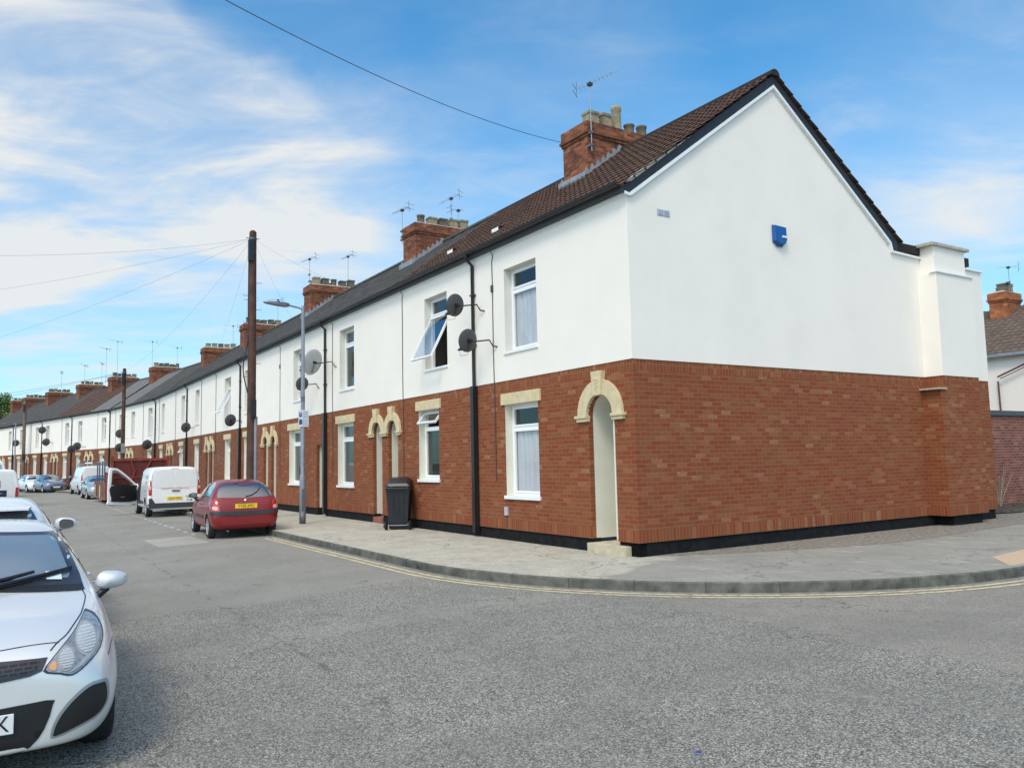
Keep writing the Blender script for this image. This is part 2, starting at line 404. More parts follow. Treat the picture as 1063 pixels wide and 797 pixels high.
# ---------------------------------------------------------------- ground, road, pavement
def road_z(y):
    t=max(0,min(1,(-4-y)/4.)); t=t*t*(3-2*t)
    return -.13-.11*t
g=MB(); g.add([(-900,-900,-.6),(900,-900,-.6),(900,900,-.6),(-900,900,-.6)],[(0,1,2,3)])
tag(g.build('ground',M['ground']),kind='structure')
ys=[-70,-12,-10,-9.5,-9,-8.5,-8,-7.5,-7,-6.5,-6,-5.5,-5,-4.5,-4,-2,80]
xs=[-160,-60,-20,20,80]
g=MB(); g.add([(x,y,road_z(y)) for y in ys for x in xs],[(j*5+i,j*5+i+1,(j+1)*5+i+1,(j+1)*5+i) for j in range(len(ys)-1) for i in range(4)],0,True)
tag(g.build('road',M['asphalt']),kind='structure')
# kerb line of the terrace side, curving round the corner
kp=[(-118,-17.4),(-90,-10.6),(-75,-7.0),(-68,-5.45),(-62,-4.35),(-56,-3.45),(-50,-3.02),(-44,-2.95)]
x=-43.
while x<-1.9: kp.append((x,-2.95)); x+=.9
for i in range(0,25): a=-PI/2+i*(PI/2)/24; kp.append((-1.9+6.2*math.cos(a),3.25+6.2*math.sin(a)))
y=4.15
while y<30: kp.append((4.3,y)); y+=.9
kp.append((4.3,60))
def offset(path,d):
    out=[]
    for i,p in enumerate(path):
        a=Vector(path[max(i-1,0)]); b=Vector(path[min(i+1,len(path)-1)]); t=(b-a).normalized()
        n=Vector((-t.y,t.x)); out.append((p[0]+n.x*d,p[1]+n.y*d))
    return out
inner=offset(kp,.06)
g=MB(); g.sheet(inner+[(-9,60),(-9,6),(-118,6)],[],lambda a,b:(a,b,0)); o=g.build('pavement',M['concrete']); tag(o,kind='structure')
k0=kp; k1=offset(kp,.13)
g=MB()
# resample to 0.9 m stones
def resample(path,step):
    out=[Vector(path[0])]; acc=0
    for a,b in zip(path,path[1:]):
        a=Vector(a);b=Vector(b);L=(b-a).length; t=step-acc
        while t<=L: out.append(a+(b-a)*t/L); t+=step
        acc=(acc+L)%step
    return out
rs=resample(kp,.915); ri=offset([tuple(p) for p in rs],.14)
for i in range(len(rs)-1):
    a,b=rs[i],rs[i+1]; c,d=Vector(ri[i]),Vector(ri[i+1]); gp=.003
    t=(b-a).normalized()*gp
    jz=random.uniform(-.004,.004); jo=(Vector(ri[i])-a).normalized()*random.uniform(-.006,.006)
    a2,b2,c2,d2=a+t+jo,b-t+jo,c+t,d-t
    top=.008+jz; e=(c-a).normalized()*.018
    v=[(a2.x,a2.y,-.3),(b2.x,b2.y,-.3),(d2.x,d2.y,-.3),(c2.x,c2.y,-.3),
       (a2.x,a2.y,top-.02),(b2.x,b2.y,top-.02),(b2.x+e.x,b2.y+e.y,top),(a2.x+e.x,a2.y+e.y,top),(d2.x,d2.y,top),(c2.x,c2.y,top)]
    g.add(v,[(0,1,5,4),(4,5,6,7),(1,2,8,6,5),(2,3,9,8),(3,0,4,7,9)]); g.add([v[7],v[6],v[8],v[9]],[(0,1,2,3)],1)
tag(g.build('kerb',[M['kerb'],M['concrete']]),kind='structure')
def strip(path,d0,d1,z,name,mat,y_z=False):
    a=offset(path,d0); b=offset(path,d1); n=len(path); g=MB()
    g.add([(p[0],p[1],z) for p in a]+[(p[0],p[1],z) for p in b],[(i,i+1,n+i+1,n+i) for i in range(n-1)])
    return tag(g.build(name,mat),kind='structure')
yl=[p for p in kp if p[0]>-10.3]
strip(yl,-.15,-.215,-.126,'yellow_line',M['yellow'])
strip(yl,-.31,-.375,-.126,'yellow_line',M['yellow'])
# gutter dirt against the kerb
nd=NT('gutter_dirt'); _v=nd.geo(); nd.base(nd.mix(nd.ramp(nd.noise(14,6,.7,vec=_v),[(.35,0),(.65,1)]),(.12,.12,.11),(.30,.285,.25)),.95)
strip([p for p in kp if p[0]>-40],0.02,-.14,-.128,'gutter',nd.m)
g=MB(); x=-12.2
while x>-52:
    y=-4.42+.0*(x+12); g.add([(x,y-.045,road_z(y)+.004),(x-.42,y-.045,road_z(y)+.004),(x-.42,y+.045,road_z(y)+.004),(x,y+.045,road_z(y)+.004)],[(3,2,1,0)]); x-=1.02
tag(g.build('parking_bay_line',M['whiteline']),kind='structure')
# bare soil against the gable and garden wall
def rough_sheet(poly,z,name,mat,amp=.02,step=.22):
    pl=[Vector(p) for p in poly]
    xs_=[p[0] for p in poly]; ys_=[p[1] for p in poly]
    pts=list(pl); ed=[(i,(i+1)%len(pl)) for i in range(len(pl))]
    def inside(q):
        c=False
        for i in range(len(pl)):
            a,b=pl[i],pl[(i+1)%len(pl)]
            if (a.y>q.y)!=(b.y>q.y) and q.x<(b.x-a.x)*(q.y-a.y)/(b.y-a.y)+a.x: c=not c
        return c
    x=min(xs_)
    while x<max(xs_):
        y=min(ys_)
        while y<max(ys_):
            q=Vector((x+random.uniform(-.08,.08)*step*4,y+random.uniform(-.08,.08)*step*4))
            if inside(q): pts.append(q)
            y+=step
        x+=step
    r=geometry.delaunay_2d_cdt(pts,ed,[list(range(len(pl)))],1,1e-5)
    vs,_,fs=r[0],r[1],r[2]; nb=len(pl)
    g=MB(); g.add([(p.x,p.y,z+ (abs(random.gauss(0,amp)) if i>=nb else 0)) for i,p in enumerate(vs)],fs,0,True)
    return g.build(name,mat)
sp=[(.03,.3),(.3,.9),(.62,1.7),(.8,2.4),(1.02,3.1),(1.28,4.1),(1.38,5.),(1.36,6.1),(1.22,7.4),(1.12,8.6),(1.02,10.1),(.85,12),(.75,18),(-1.55,18),(-1.55,11.2),(-.1,11.2),(.0,8)]
tag(rough_sheet(sp,.004,'soil_strip',M['soil'],.004),kind='structure')
tag(rough_sheet([(-1.58,11.3),(-.9,11.3),(-.55,13),(-.7,18),(-1.58,18)],.03,'soil_mound',M['soildark'],.06,.16),kind='structure')
g=MB(); g.add([(3.48,3.9,.004),(4.14,3.1,.004),(4.14,8,.004),(3.3,8,.004),(3.34,5.1,.004)],[(0,1,2,3,4)]); tag(g.build('concrete_patch',M['peach']),kind='structure')
# far side pavement, outside the picture
g=MB(); g.box(-120,60,-13,-10.1,-.4,-.09); tag(g.build('far_pavement',M['concrete']),kind='structure')

# ---------------------------------------------------------------- houses
ZB,ZT,ZE=.225,3.23,6.0          # bottom of brick, top of brick, top of render
RY,RZ,SL=3.82,9.02,.735         # ridge
P=[Vector((0,0)),Vector((-46.7,-.18)),Vector((-57.8,-1.5)),Vector((-120,-15.9))]
SEG=[]; acc=0
for a,b in zip(P,P[1:]):
    d=(b-a); SEG.append((acc,acc+d.length,a,d.normalized())); acc+=d.length
def frame(s):
    for s0,s1,a,d in SEG:
        if s<s1-1e-3 or s1==SEG[-1][1]:
            p=a+d*(s-s0); rz=math.atan2(-d.y,-d.x); return p,rz
def sx(x,seg=None):
    """arc length at which the wall reaches world x"""
    for s0,s1,a,d in SEG:
        s=s0+(x-a.x)/d.x
        if s<s1+1e-6: return s
    return s
def fr(a,b,d): return (a,d,b)      # prism helper: x,z,y
def roof_rows(mb,x0,x1,y0,y1,kind,near=True,m=0,zoff=0.,flip=False):
    """one slope as overlapping courses; y0 eave, y1 ridge"""
    z=lambda y: RZ-SL*abs(y-RY)+zoff
    L=math.hypot(y1-y0,z(y1)-z(y0)); gauge=.30 if kind=='tile' else .24
    n=max(1,int(L/gauge)); ln=((y1-y0)/L,(z(y1)-z(y0))/L); nm=(-ln[1],ln[0])
    if y1<y0: nm=(ln[1]*1,-ln[0]*1); nm=(-ln[1]*-1,ln[0]*-1)
    if nm[1]<0: nm=(-nm[0],-nm[1])
    lift=.040 if kind=='tile' else .014
    per=.165; stepx=per/6 if (kind=='tile' and near) else max(.3,(x1-x0)/14)
    nx=max(2,int((x1-x0)/stepx)); 
    for j in range(n):
        t0=L*j/n; t1=L*(j+1)/n+.03
        vs=[]
        for row in range(3):
            for i in range(nx+1):
                x=x0+(x1-x0)*i/nx
                w=0
                if kind=='tile' and near: w=.017*max(0,math.cos(2*PI*x/per))**.7 if math.cos(2*PI*x/per)>0 else 0
                jit=random.uniform(-.004,.004) if row else 0
                if row==0: t,h=t0+.004,-.02
                elif row==1: t,h=t0,lift+w+jit
                else: t,h=t1,.004+w
                vs.append((x,y0+ln[0]*t+nm[0]*h,z(y0)+ln[1]*t+nm[1]*h))
        N=nx+1; fs=[]
        for i in range(nx):
            fs.append((i,i+1,N+i+1,N+i)); fs.append((N+i,N+i+1,2*N+i+1,2*N+i))
        if flip: fs=[f[::-1] for f in fs]
        mb.add(vs,fs,m)
def make_window(par,xc,w,z0,z1,yd=.17,trans=.74,open_=None,cur=1.,near=True,name='window',top_cur=0):
    x0,x1=xc-w/2,xc+w/2; zt=z0+(z1-z0)*trans
    f=MB(); fw=.055; y0,y1=yd,yd+.07
    f.box(x0,x0+fw,y0,y1,z0,z1); f.box(x1-fw,x1,y0,y1,z0,z1); f.box(x0+fw,x1-fw,y0,y1,z0,z0+fw); f.box(x0+fw,x1-fw,y0,y1,z1-fw,z1)
    f.box(x0+fw,x1-fw,y0-.002,y1,zt-.03,zt+.03)
    win=f.build(name,M['upvc'],par)
    def sash(a0,a1,b0,b1,ang):
        s=MB(); sw=.038
        s.box(a0,a1,-.028,.02,b1-sw,b1); s.box(a0,a1,-.028,.02,b0,b0+sw); s.box(a0,a0+sw,-.0275,.0195,b0+sw,b1-sw); s.box(a1-sw,a1,-.0275,.0195,b0+sw,b1-sw)
        s2=MB(); s2.add([(a0+sw,-.002,b0+sw),(a1-sw,-.002,b0+sw),(a1-sw,-.002,b1-sw),(a0+sw,-.002,b1-sw)],[(0,1,2,3)])
        if ang:
            for q in (s,s2): q.v=[(x,(y)*math.cos(ang)+(z-b1)*math.sin(ang),b1+(z-b1)*math.cos(ang)-y*math.sin(ang)*-1*-1) for x,y,z in q.v]
            s.v=[(x,y+y0-.03,z) for x,y,z in s.v]; s2.v=[(x,y+y0-.03,z) for x,y,z in s2.v]
        else:
            for q in (s,s2): q.v=[(x,y+y0+.012,z) for x,y,z in q.v]
        so=s.build('sash',M['upvc'],win); s2.build('pane',M['glass_open' if ang else 'glass'],win)
    sash(x0+fw,x1-fw,z0+fw,zt-.03,R(27) if open_=='low' else 0)
    sash(x0+fw,x1-fw,zt+.03,z1-fw,R(38) if open_=='top' else 0)
    # curtain with folds and the room behind
    if cur>0:
        c=MB(); nx=34 if near else 8; cx1=x0+(x1-x0)*1.; zc1=z1-.02 if top_cur else zt-.02; wx=cx1-(x0); vs=[]
        xa=x0+(1-cur)*w
        for k in range(2):
            for i in range(nx+1):
                t=i/nx; vs.append((xa+(x1-xa)*t,yd+.055+(.026*math.sin(t*61+xc+2*math.sin(t*9))+.012*math.sin(t*27.)) *(1 if near else .3),(z0,zc1)[k]))
        c.add(vs,[(i,i+1,nx+2+i,nx+1+i) for i in range(nx)],0,True); c.build('curtain',M['curtain'],win)
    r=MB(); a=.75
    r.add([(x0,yd+.08,z0),(x1,yd+.08,z0),(x1,yd+.08,z1),(x0,yd+.08,z1),(x0-.3,yd+a,z0-.2),(x1+.3,yd+a,z0-.2),(x1+.3,yd+a,z1+.1),(x0-.3,yd+a,z1+.1)],
          [(4,5,6,7),(0,1,5,4),(3,2,6,7),(0,4,7,3),(1,5,6,2)]); r.build('room',M['room'],win)
    return win
def reveal(mb,x0,x1,z0,z1,ya,yb,m=0):
    mb=mb.setdefault(round((x0+x1)/2,3)+(100 if z0>3 else 0),MB())
    v=[(x0,ya,z0),(x1,ya,z0),(x1,ya,z1),(x0,ya,z1),(x0,yb,z0),(x1,yb,z0),(x1,yb,z1),(x0,yb,z1)]
    mb.add(v,[(0,1,5,4),(1,2,6,5),(2,3,7,6),(3,0,4,7)],m)
def arch_pts(xc,r,zs,n=14,zb=ZB):
    pts=[(xc-r,zb),(xc-r,zs)]
    for i in range(1,n): a=PI-PI*i/n; pts.append((xc+r*math.cos(a),zs+r*math.sin(a)))
    pts+= [(xc+r,zs),(xc+r,zb)]
    return pts
def chimney(par,xc,near=True,pots='mix',seed=1,flash=True,mat='old_brick',w=.95,ya=2.7,yb=4.95,base=7.6,top=9.55):
    rnd=random.Random(seed)
    x0,x1=xc-w/2,xc+w/2
    b=MB(); b.box(x0,x1,ya,yb,base,top-.40)
    b.box(x0-.03,x1+.03,ya-.03,yb+.03,top-.40,top-.33); b.box(x0-.065,x1+.065,ya-.065,yb+.065,top-.33,top-.26)
    b.box(x0-.035,x1+.035,ya-.035,yb+.035,top-.26,top-.03)
    ch=b.build('chimney',M[mat],par,bevel=.008 if near else 0)
    f=MB(); f.add([(x0-.02,ya-.02,top-.03),(x1+.02,ya-.02,top-.03),(x1+.02,yb+.02,top-.03),(x0-.02,yb+.02,top-.03),(x0+.15,ya+.15,top+.05),(x1-.15,ya+.15,top+.05),(x1-.15,yb-.15,top+.05),(x0+.15,yb-.15,top+.05)],
          [(0,1,5,4),(1,2,6,5),(2,3,7,6),(3,0,4,7),(4,5,6,7)]); f.build('flaunching',M['mortar'],ch)
    n=5
    for i in range(n):
        y=ya+.32+(yb-ya-.64)*i/(n-1)
        for row,(px) in enumerate((x1-.24,x0+.26)):
            p=MB(); k=rnd.random(); h=rnd.uniform(.28,.38); mt='potgrey'; rr=.135
            if row==1:
                if rnd.random()<.45: continue
                h=rnd.uniform(.22,.32); mt=rnd.choice(['potred','potbuff','potgrey']); rr=.12
            elif pots=='first' and i==2: h=.66; mt='potbuff'; rr=.125; k=.9
            elif rnd.random()<.4: mt='potbuff'
            z=top-.02
            if k<.65:   # square louvre pot
                a=rr
                prof=[(a*1.1,0),(a*1.0,h*.8),(a*1.16,h*.82),(a*1.16,h),(a*.8,h)]
                vs=[]
                for r_,hh in prof:
                    for sx_,sy_ in ((-1,-1),(1,-1),(1,1),(-1,1)): vs.append((px+sx_*r_,y+sy_*r_,z+hh))
                p.add(vs,[(q*4+j,q*4+(j+1)%4,q*4+4+(j+1)%4,q*4+4+j) for q in range(4) for j in range(4)]+[(16,17,18,19)])
            else:
                p.lathe([(rr*1.1,0),(rr*.98,h*.12),(rr*.9,h*.8),(rr*1.05,h*.86),(rr*1.05,h),(rr*.8,h),(rr*.8,h*.7),(0,h*.7)],(px,y,z),n=12)
            p.build('chimney_pot',M[mt],ch)
    if near and flash:
        f=MB(); zr=lambda y: RZ-SL*abs(y-RY)
        for xx,sg in ((x1,1),(x0,-1)):
            y=ya-.12
            f.prism([(y,zr(y)-.01),(ya+1.0,zr(ya+1.)-.01),(ya+1.,zr(ya+1)+.09),(y,zr(y)+.09)],lambda a,b,d:(d,a,b),xx,xx+sg*.02)
            k=0
            while y<ya+.95:
                f.prism([(y,zr(y)+.08),(y+.17,zr(y+.17)+.08),(y+.06,zr(y+.17)+.15)],lambda a,b,d:(d,a,b),xx,xx+sg*.018); y+=.17
        f.box(x0-.05,x1+.05,ya-.14,ya+.01,zr(ya)-.10,zr(ya)+.06)
        f.build('lead_flashing',M['lead'],ch)
    return ch
def downpipe(par,x,near=True,foot=.1):
    b=MB(); n=10 if near else 6
    b.tube([(x+.0,-.212,6.12),(x,-.205,6.02),(x,-.06,5.88),(x,-.06,3.2)],.037,n)
    b.box(x-.06,x+.06,-.125,-.003,foot,3.22)
    for z in (5.2,4.1): b.box(x-.052,x+.075,-.105,-.003,z,z+.04)
    return b.build('downpipe',M['black'],par)

def house(s0,w,label,gw=(),uw=(),door=None,passage=None,pipe=True,cables=(),roof='slate',chim=None,near=True,first=False,pots='mix',zsh=0,far_roof_off=0,vents=()):
    """s0 = arc length of the right party wall; all x offsets below are measured to the left of it"""
    p,rz=frame(s0+w*.5)
    # origin at right party wall
    for q0,q1,a,d in SEG:
        if s0+w*.5<q1 or q1==SEG[-1][1]:
            o=a+d*(s0-q0); rz=math.atan2(-d.y,-d.x); break
    h=thing('terraced_house',label,'house',(o.x,o.y,0),rz,'two storey terraced houses of the long row')
    bm_='brick' if near else 'brick_far'
    # ---- brick lower wall
    notch=[]     # (x0,x1,points)
    holes=[]; rh=[]
    X=lambda off:-off
    wrev={}; rev=MB(); revb=MB(); prev=MB(); prevb=MB()
    if door:
        dx,dt=door
        if dt=='single': r,zs,ro=.355,2.36,.605
        elif dt=='flat': r,zs,ro=.38,2.24,0
        else: r,zs,ro=.305,2.43,.512
        xc=X(dx); 
        if dt=='flat': pts=[(xc-r,ZB),(xc-r,zs),(xc+r,zs),(xc+r,ZB)]
        else: pts=arch_pts(xc,r,zs)
        notch.append((xc-r,xc+r,pts))
        for part,(a,b),mm in (('brick',(0,.10),0),('cream',(.10,.95),0)):
            tgt=revb if part=='brick' else rev
            vs=[(q[0],a,q[1]) for q in pts]+[(q[0],b,q[1]) for q in pts]; n=len(pts)
            tgt.add(vs,[(i,i+1,n+i+1,n+i) for i in range(n-1)])
        rev.box(xc+r-.03,xc+r+.0,-.012,.10,ZB+.03,zs-.02) if dt=='single' else None
    if passage:
        a,b=passage; x0,x1=X(b),X(a); pts=[(x0,ZB),(x0,2.24),(x1,2.24),(x1,ZB)]
        notch.append((x0,x1,pts))
        prevb.add([(q[0],0,q[1]) for q in pts]+[(q[0],.1,q[1]) for q in pts],[(i,i+1,5+i,4+i) for i in range(3)])
        prev.add([(q[0],.1,q[1]) for q in pts]+[(q[0],.95,q[1]) for q in pts],[(i,i+1,5+i,4+i) for i in range(3)])
    for t in gw:
        xc,ww,z0,z1=X(t[0]),t[1],t[2],t[3]
        holes.append([(xc-ww/2,z0),(xc+ww/2,z0),(xc+ww/2,z1),(xc-ww/2,z1)])
        reveal(wrev,xc-ww/2,xc+ww/2,z0,z1,0,.19)
    outer=[(-w,ZB)]
    for x0,x1,pts in sorted(notch): outer+=pts
    outer+=[(0,ZB),(0,ZT),(-w,ZT)]
    bw=MB(); bw.sheet(outer,holes,lambda a,b:(a,0,b))
    if first:
        def gp(poly,xx,mb): mb.add([(xx,a,b) for a,b in poly],[tuple(range(len(poly)))])
        gp([(0,ZB),(11.1,ZB),(11.1,ZT),(0,ZT)],0,bw)
        bw.add([(0,11.1,ZB),(-5,11.1,ZB),(-5,11.1,ZT),(0,11.1,ZT)],[(0,1,2,3)])
        # base of wall overhang
        bw.box(-.1,.0,0,11.1,ZB,ZB+.001)
        # pilaster
        bw.box(-.01,.42,8.45,9.88,2.936,ZT-.0); bw.box(-.012,.422,8.32,9.882,ZB,2.933)
    o_=bw.build('brick_wall',M[bm_],h)
    if revb.v: revb.build('brick_reveal',M[bm_],o_)
    if prevb.v: prevb.build('brick_reveal',M[bm_],o_)
    # plinth
    pb=MB(); xs_=[-w]+[q for x0,x1,_ in sorted(notch) for q in (x0,x1)]+[0]
    for i in range(0,len(xs_),2): pb.box(xs_[i],xs_[i+1]-(0 if not(first and i==len(xs_)-2) else .03),.03,.2,-.2,ZB+.01)
    if first:
        pb.box(-.25,-.03,.03,11.05,-.2,ZB+.01); pb.box(-.2,.34,8.6,9.75,-.2,ZB+.01)
    pb.build('plinth',M['plinth'],h)
    # ---- render upper wall
    holes=[]
    for t in uw:
        xc,ww,z0,z1=X(t[0]),t[1],t[2],t[3]
        holes.append([(xc-ww/2,z0),(xc+ww/2,z0),(xc+ww/2,z1),(xc-ww/2,z1)])
        reveal(wrev,xc-ww/2,xc+ww/2,z0,z1,-.012,.19)
    rw=MB(); rw.sheet([(-w,ZT),(0 if not first else .012,ZT),(0 if not first else .012,ZE),(-w,ZE)],holes,lambda a,b:(a,-.012,b))
    rw.box(-w,0 if not first else .012,-.012,0,ZT-.001,ZT)
    if first:
        gpoly=[(-.012,ZT),(11.112,ZT),(11.112,5.86),(7.5,5.93),(7.35,6.1),(3.82,8.76),(0.05,6.02),(-.012,6.0)]
        rw.add([(.012,a,b) for a,b in gpoly],[tuple(range(len(gpoly)))])
        rw.add([(.012,11.112,ZT),(-5,11.112,ZT),(-5,11.112,5.86),(.012,11.112,5.86)],[(0,1,2,3)])
        rw.box(.0,.012,0,11.1,ZT-.002,ZT)
        rw.box(-.3,.43,8.43,9.90,ZT-.0005,5.50)
    o_=rw.build('render_wall',M['render'],h)
    if first:
        st=MB(); st.box(-.55,.35,8.53,9.78,5.52,6.12); so=st.build('rear_stack',M['render'],h)
        st=MB(); st.box(-.62,.42,8.40,9.90,6.12,6.19); st.build('stack_cap',M['mortar'],so,bevel=.012)
        tr=MB(); tr.box(.30,.465,8.39,9.92,5.50,5.53); tr.build('drip_ledge',M['trimw'],so)
        ld=MB(); ld.box(-.01,.46,8.20,8.50,2.925,2.958); ld.build('stone_ledge',M['mortar'],h,bevel=.006)
        v=MB(); v.box(.012,.022,.66,.95,5.74,5.85)
        for yy in (.69,.83):
            for zz in range(4): v.box(.022,.027,yy,yy+.10,5.752+zz*.024,5.765+zz*.024)
        v.build('air_vent',M['vent'],h)
        # rear outrigger roof edge, trims
        t=MB(); t.box(-4.5,.05,7.62,8.52,5.97,6.16); t.box(-4.5,.05,9.80,10.55,5.93,6.13); t.build('rear_roof_edge',M['tile_edge'],h)
        t=MB(); t.prism([(7.44,5.90),(8.52,5.875),(8.52,5.915),(7.46,5.945)],lambda a,b,d:(d,a,b),.012,.07)
        t.box(.012,.06,9.80,11.16,5.85,5.885)
        t.prism([(-.10,5.985),(.0,5.965),(.06,5.98),(3.82,8.735),(7.38,6.08),(7.44,5.90),(7.48,5.92),(7.42,6.12),(3.82,8.80),(.03,6.03),(-.0,6.01),(-.10,6.03)],lambda a,b,d:(d,a,b),.012,.075); t.build('white_rake_trim',M['trimw'],h)
        t=MB(); z=lambda y:RZ-SL*abs(y-RY)
        for sgn in (1,):
            t.prism([(-.10,z(-.10)-.015),(-.155,z(-.12)-.03),(-.155,5.99),(.02,5.99),(.06,6.03),(3.82,8.80),(7.40,6.13),(7.46,5.95),(7.64,5.95),(7.66,z(7.66)-.02),(3.82,RZ-.02)],lambda a,b,d:(d,a,b),.03,.065)
        t.build('bargeboard',M['navy'],h)
        t=MB(); t.prism([(.05,z(.05)-.03),(.9,z(.9)-.03),(1.5,z(1.5)-.015),(.9,z(.9)+.012),(.1,z(.1)+.05),(-.10,z(-.1)+.02)],lambda a,b,d:(d,a,b),.067,.10); t.build('verge_mortar',M['mortar'],h)
    if rev.v: rev.build('doorway_lining',M['cream'],h)
    if prev.v: prev.build('passage_lining',M['cream'],h)
    # windows
    for t in gw:
        xc,ww,z0,z1=X(t[0]),t[1],t[2],t[3]; kw=t[4] if len(t)>4 else {}
        wi=make_window(h,xc,ww,z0,z1,near=near,**kw)
        wrev[round(xc,3)+(100 if z0>3 else 0)].build('window_reveal',M['cream' if z0<3 else 'reveal'],wi)
        b=MB(); b.box(xc-ww/2-.04,xc+ww/2+.04,-.045,.16,z0-.07,z0-.001); b.build('sill',M['trimw'],wi,bevel=.005 if near else 0)
        b=MB(); b.box(xc-ww/2-.11,xc+ww/2+.11,-.045,.03,z1+.002,z1+.235)
        li=b.build('lintel',M['stone'],h,bevel=.01 if near else 0)
        if near:
            b=MB()
            for (a,c,q,e) in ((-.018,.05,.035,.06),(.012,.02,.025,.05),(-.01,-.035,.03,.05),(.02,-.01,.02,.045)):
                b.lathe([(0,-.0),(q*.6,-.012),(q,-.0)],(xc+a,-.045,z1+.115+c),'y',8)
            b.build('carved_leaf',M['stone'],li)
    for t in uw:
        xc,ww,z0,z1=X(t[0]),t[1],t[2],t[3]; kw=t[4] if len(t)>4 else {}
        wi=make_window(h,xc,ww,z0,z1,near=near,**kw)
        wrev[round(xc,3)+(100 if z0>3 else 0)].build('window_reveal',M['cream' if z0<3 else 'reveal'],wi)
        b=MB(); b.box(xc-ww/2-.03,xc+ww/2+.03,-.045,.16,z0-.055,z0-.001); b.build('sill',M['trimw'] if near else M['cream'],wi,bevel=.005 if near else 0)
    # door surround, door, step
    if door:
        xc=X(dx)
        if dt!='flat':
            b=MB(); ri=r-.0; nn=16 if near else 10
            ar=[]
            for i in range(nn+1): a=PI*i/nn; ar.append((math.cos(a),math.sin(a)))
            for i in range(nn):
                c0,c1=ar[i],ar[i+1]
                b.prism([(xc+ri*c0[0],zs+ri*c0[1]),(xc+ro*c0[0],zs+ro*c0[1]),(xc+ro*c1[0],zs+ro*c1[1]),(xc+ri*c1[0],zs+ri*c1[1])],fr,-.055,.02)
            ar_o=b.build('door_arch',M['stone'],h)
            b=MB(); b.prism([(xc-.10,zs+ri-.03),(xc+.10,zs+ri-.03),(xc+.145,zs+ro+.14),(xc-.145,zs+ro+.14)],fr,-.10,.02); ks=b.build('keystone',M['stone'],ar_o,bevel=.01 if near else 0)
            if near:
                b=MB()
                for (a,c,q) in ((-.03,.08,.03),(.03,.07,.03),(0,.02,.035),(.025,-.04,.03),(-.015,-.08,.025)):
                    b.lathe([(0,0),(q*.6,-.014),(q,0)],(xc+a,-.10,zs+(ri+ro)/2+.05+c),'y',8)
                b.build('carved_leaf',M['stone'],ks)
            b=MB()
            for sg in (-1,1):
                if dt=='pairR' and sg==-1: continue   # shared with neighbour
                a0=xc+sg*(ri-.02); a1=xc+sg*(ro+.06) if not (dt.startswith('pair') and ((dt=='pairL' and sg==1))) else xc+sg*(ro+.20)
                b.box(a0,a1,-.085,.02,zs-.05,zs); b.box(a0,a1-sg*.03,-.06,.02,zs-.11,zs-.05)
            b.build('impost',M['stone'],ar_o,bevel=.006 if near else 0)
        b=MB(); b.box(xc-r,xc+r,.90,.95,.2,zs+.4); b.box(xc-r+.12,xc+r-.12,.885,.90,.4,1.1); b.box(xc-r+.12,xc+r-.12,.885,.90,1.3,zs-.15); do=b.build('door',M['doorred' if dt!='single' else 'doorwhite'],h)
        b=MB(); b.lathe([(.0,-.05),(.02,-.05),(.025,-.02),(.012,0)],(xc+r-.08,.9,1.15),'y',8); b.build('door_knob',M['chrome'],do)
        b=MB(); b.box(xc-r-(.0 if dt!='single' else .02),xc+r+(.0 if dt!='single' else .28),-.02 if dt!='single' else -.10,.95,-.1,.16); b.build('door_step',M['step' if dt in('single',) else 'redstep'],h,bevel=.008)
    if passage:
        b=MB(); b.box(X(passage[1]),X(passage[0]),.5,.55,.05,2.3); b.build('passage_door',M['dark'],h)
    # cable runs
    for cx in cables:
        b=MB(); x=X(cx); b.tube([(x+.10,-.12,6.02),(x+.05,-.03,5.93),(x,-.025,5.8),(x+.01,-.025,5.3),(x,-.025,3.9),(x+.012,-.025,3.2),(x,-.012,1.2 if near else 2.2)],.009 if near else .012,5)
        b.box(x-.03,x+.03,-.05,-.01,5.15,5.3) if near and cx%2<1 else None
        b.build('wall_cable',M['wire'],h)
    # eaves
    wr=w if not first else w
    e=MB(); x1=0 if not first else .03
    e.box(-w,x1,-.05,-.012,5.985,6.035); e.build('white_soffit_trim',M['trimw'],h)
    e=MB(); e.box(-w,x1,-.13,.05,6.036,6.05); e.box(-w,x1,-.15,-.13,6.03,6.15); e.build('fascia',M['navy'],h)
    gt=MB(); nn=8; prof=[]
    for i in range(nn+1): a=PI+PI*i/nn; prof.append((-.212+.058*math.cos(a),6.165+.062*math.sin(a)))
    pin=[(-.212+.050*math.cos(PI+PI*i/nn),6.165+.052*math.sin(PI+PI*i/nn)) for i in range(nn,-1,-1)]
    ring=prof+pin; gt.prism(ring,lambda a,b,d:(d,a,b),-w,x1); gt.build('gutter',M['black'],h)
    # roof
    rf=MB(); kind='tile' if 'tile' in roof else 'slate'
    xr=0.0 if not first else .13
    roof_rows(rf,-w,xr,-.15,RY,kind,near=near and kind=='tile' and s0<12,zoff=zsh)
    roof_rows(rf,-w,xr,7.75,RY,kind,near=False,zoff=zsh,flip=True)
    ro_=rf.build('roof',M[roof],h)
    rd=MB(); k=-w
    while k<xr-.05:
        k2=min(k+.45,xr); pts=[]
        for i in range(7): a=PI*i/6; pts.append((RY+.13*math.cos(a),RZ+zsh-.05+.13*math.sin(a)))
        rd.prism(pts,lambda a,b,d:(d,a,b),k+.005,k2); k=k2
    rd.build('ridge_tiles',M['tile_edge' if kind=='tile' else 'slate'],ro_)
    for vx,vy in vents:
        b=MB(); z=RZ-SL*abs(vy-RY); b.add([(-vx-.15,vy-.1,z-.04),(-vx+.15,vy-.1,z-.04),(-vx+.15,vy-.1,z+.05),(-vx-.15,vy-.1,z+.05),(-vx-.15,vy+.2,z+.16),(-vx+.15,vy+.2,z+.16)],[(0,1,2,3),(3,2,5,4)]); b.build('roof_vent',M['trimw'],ro_)
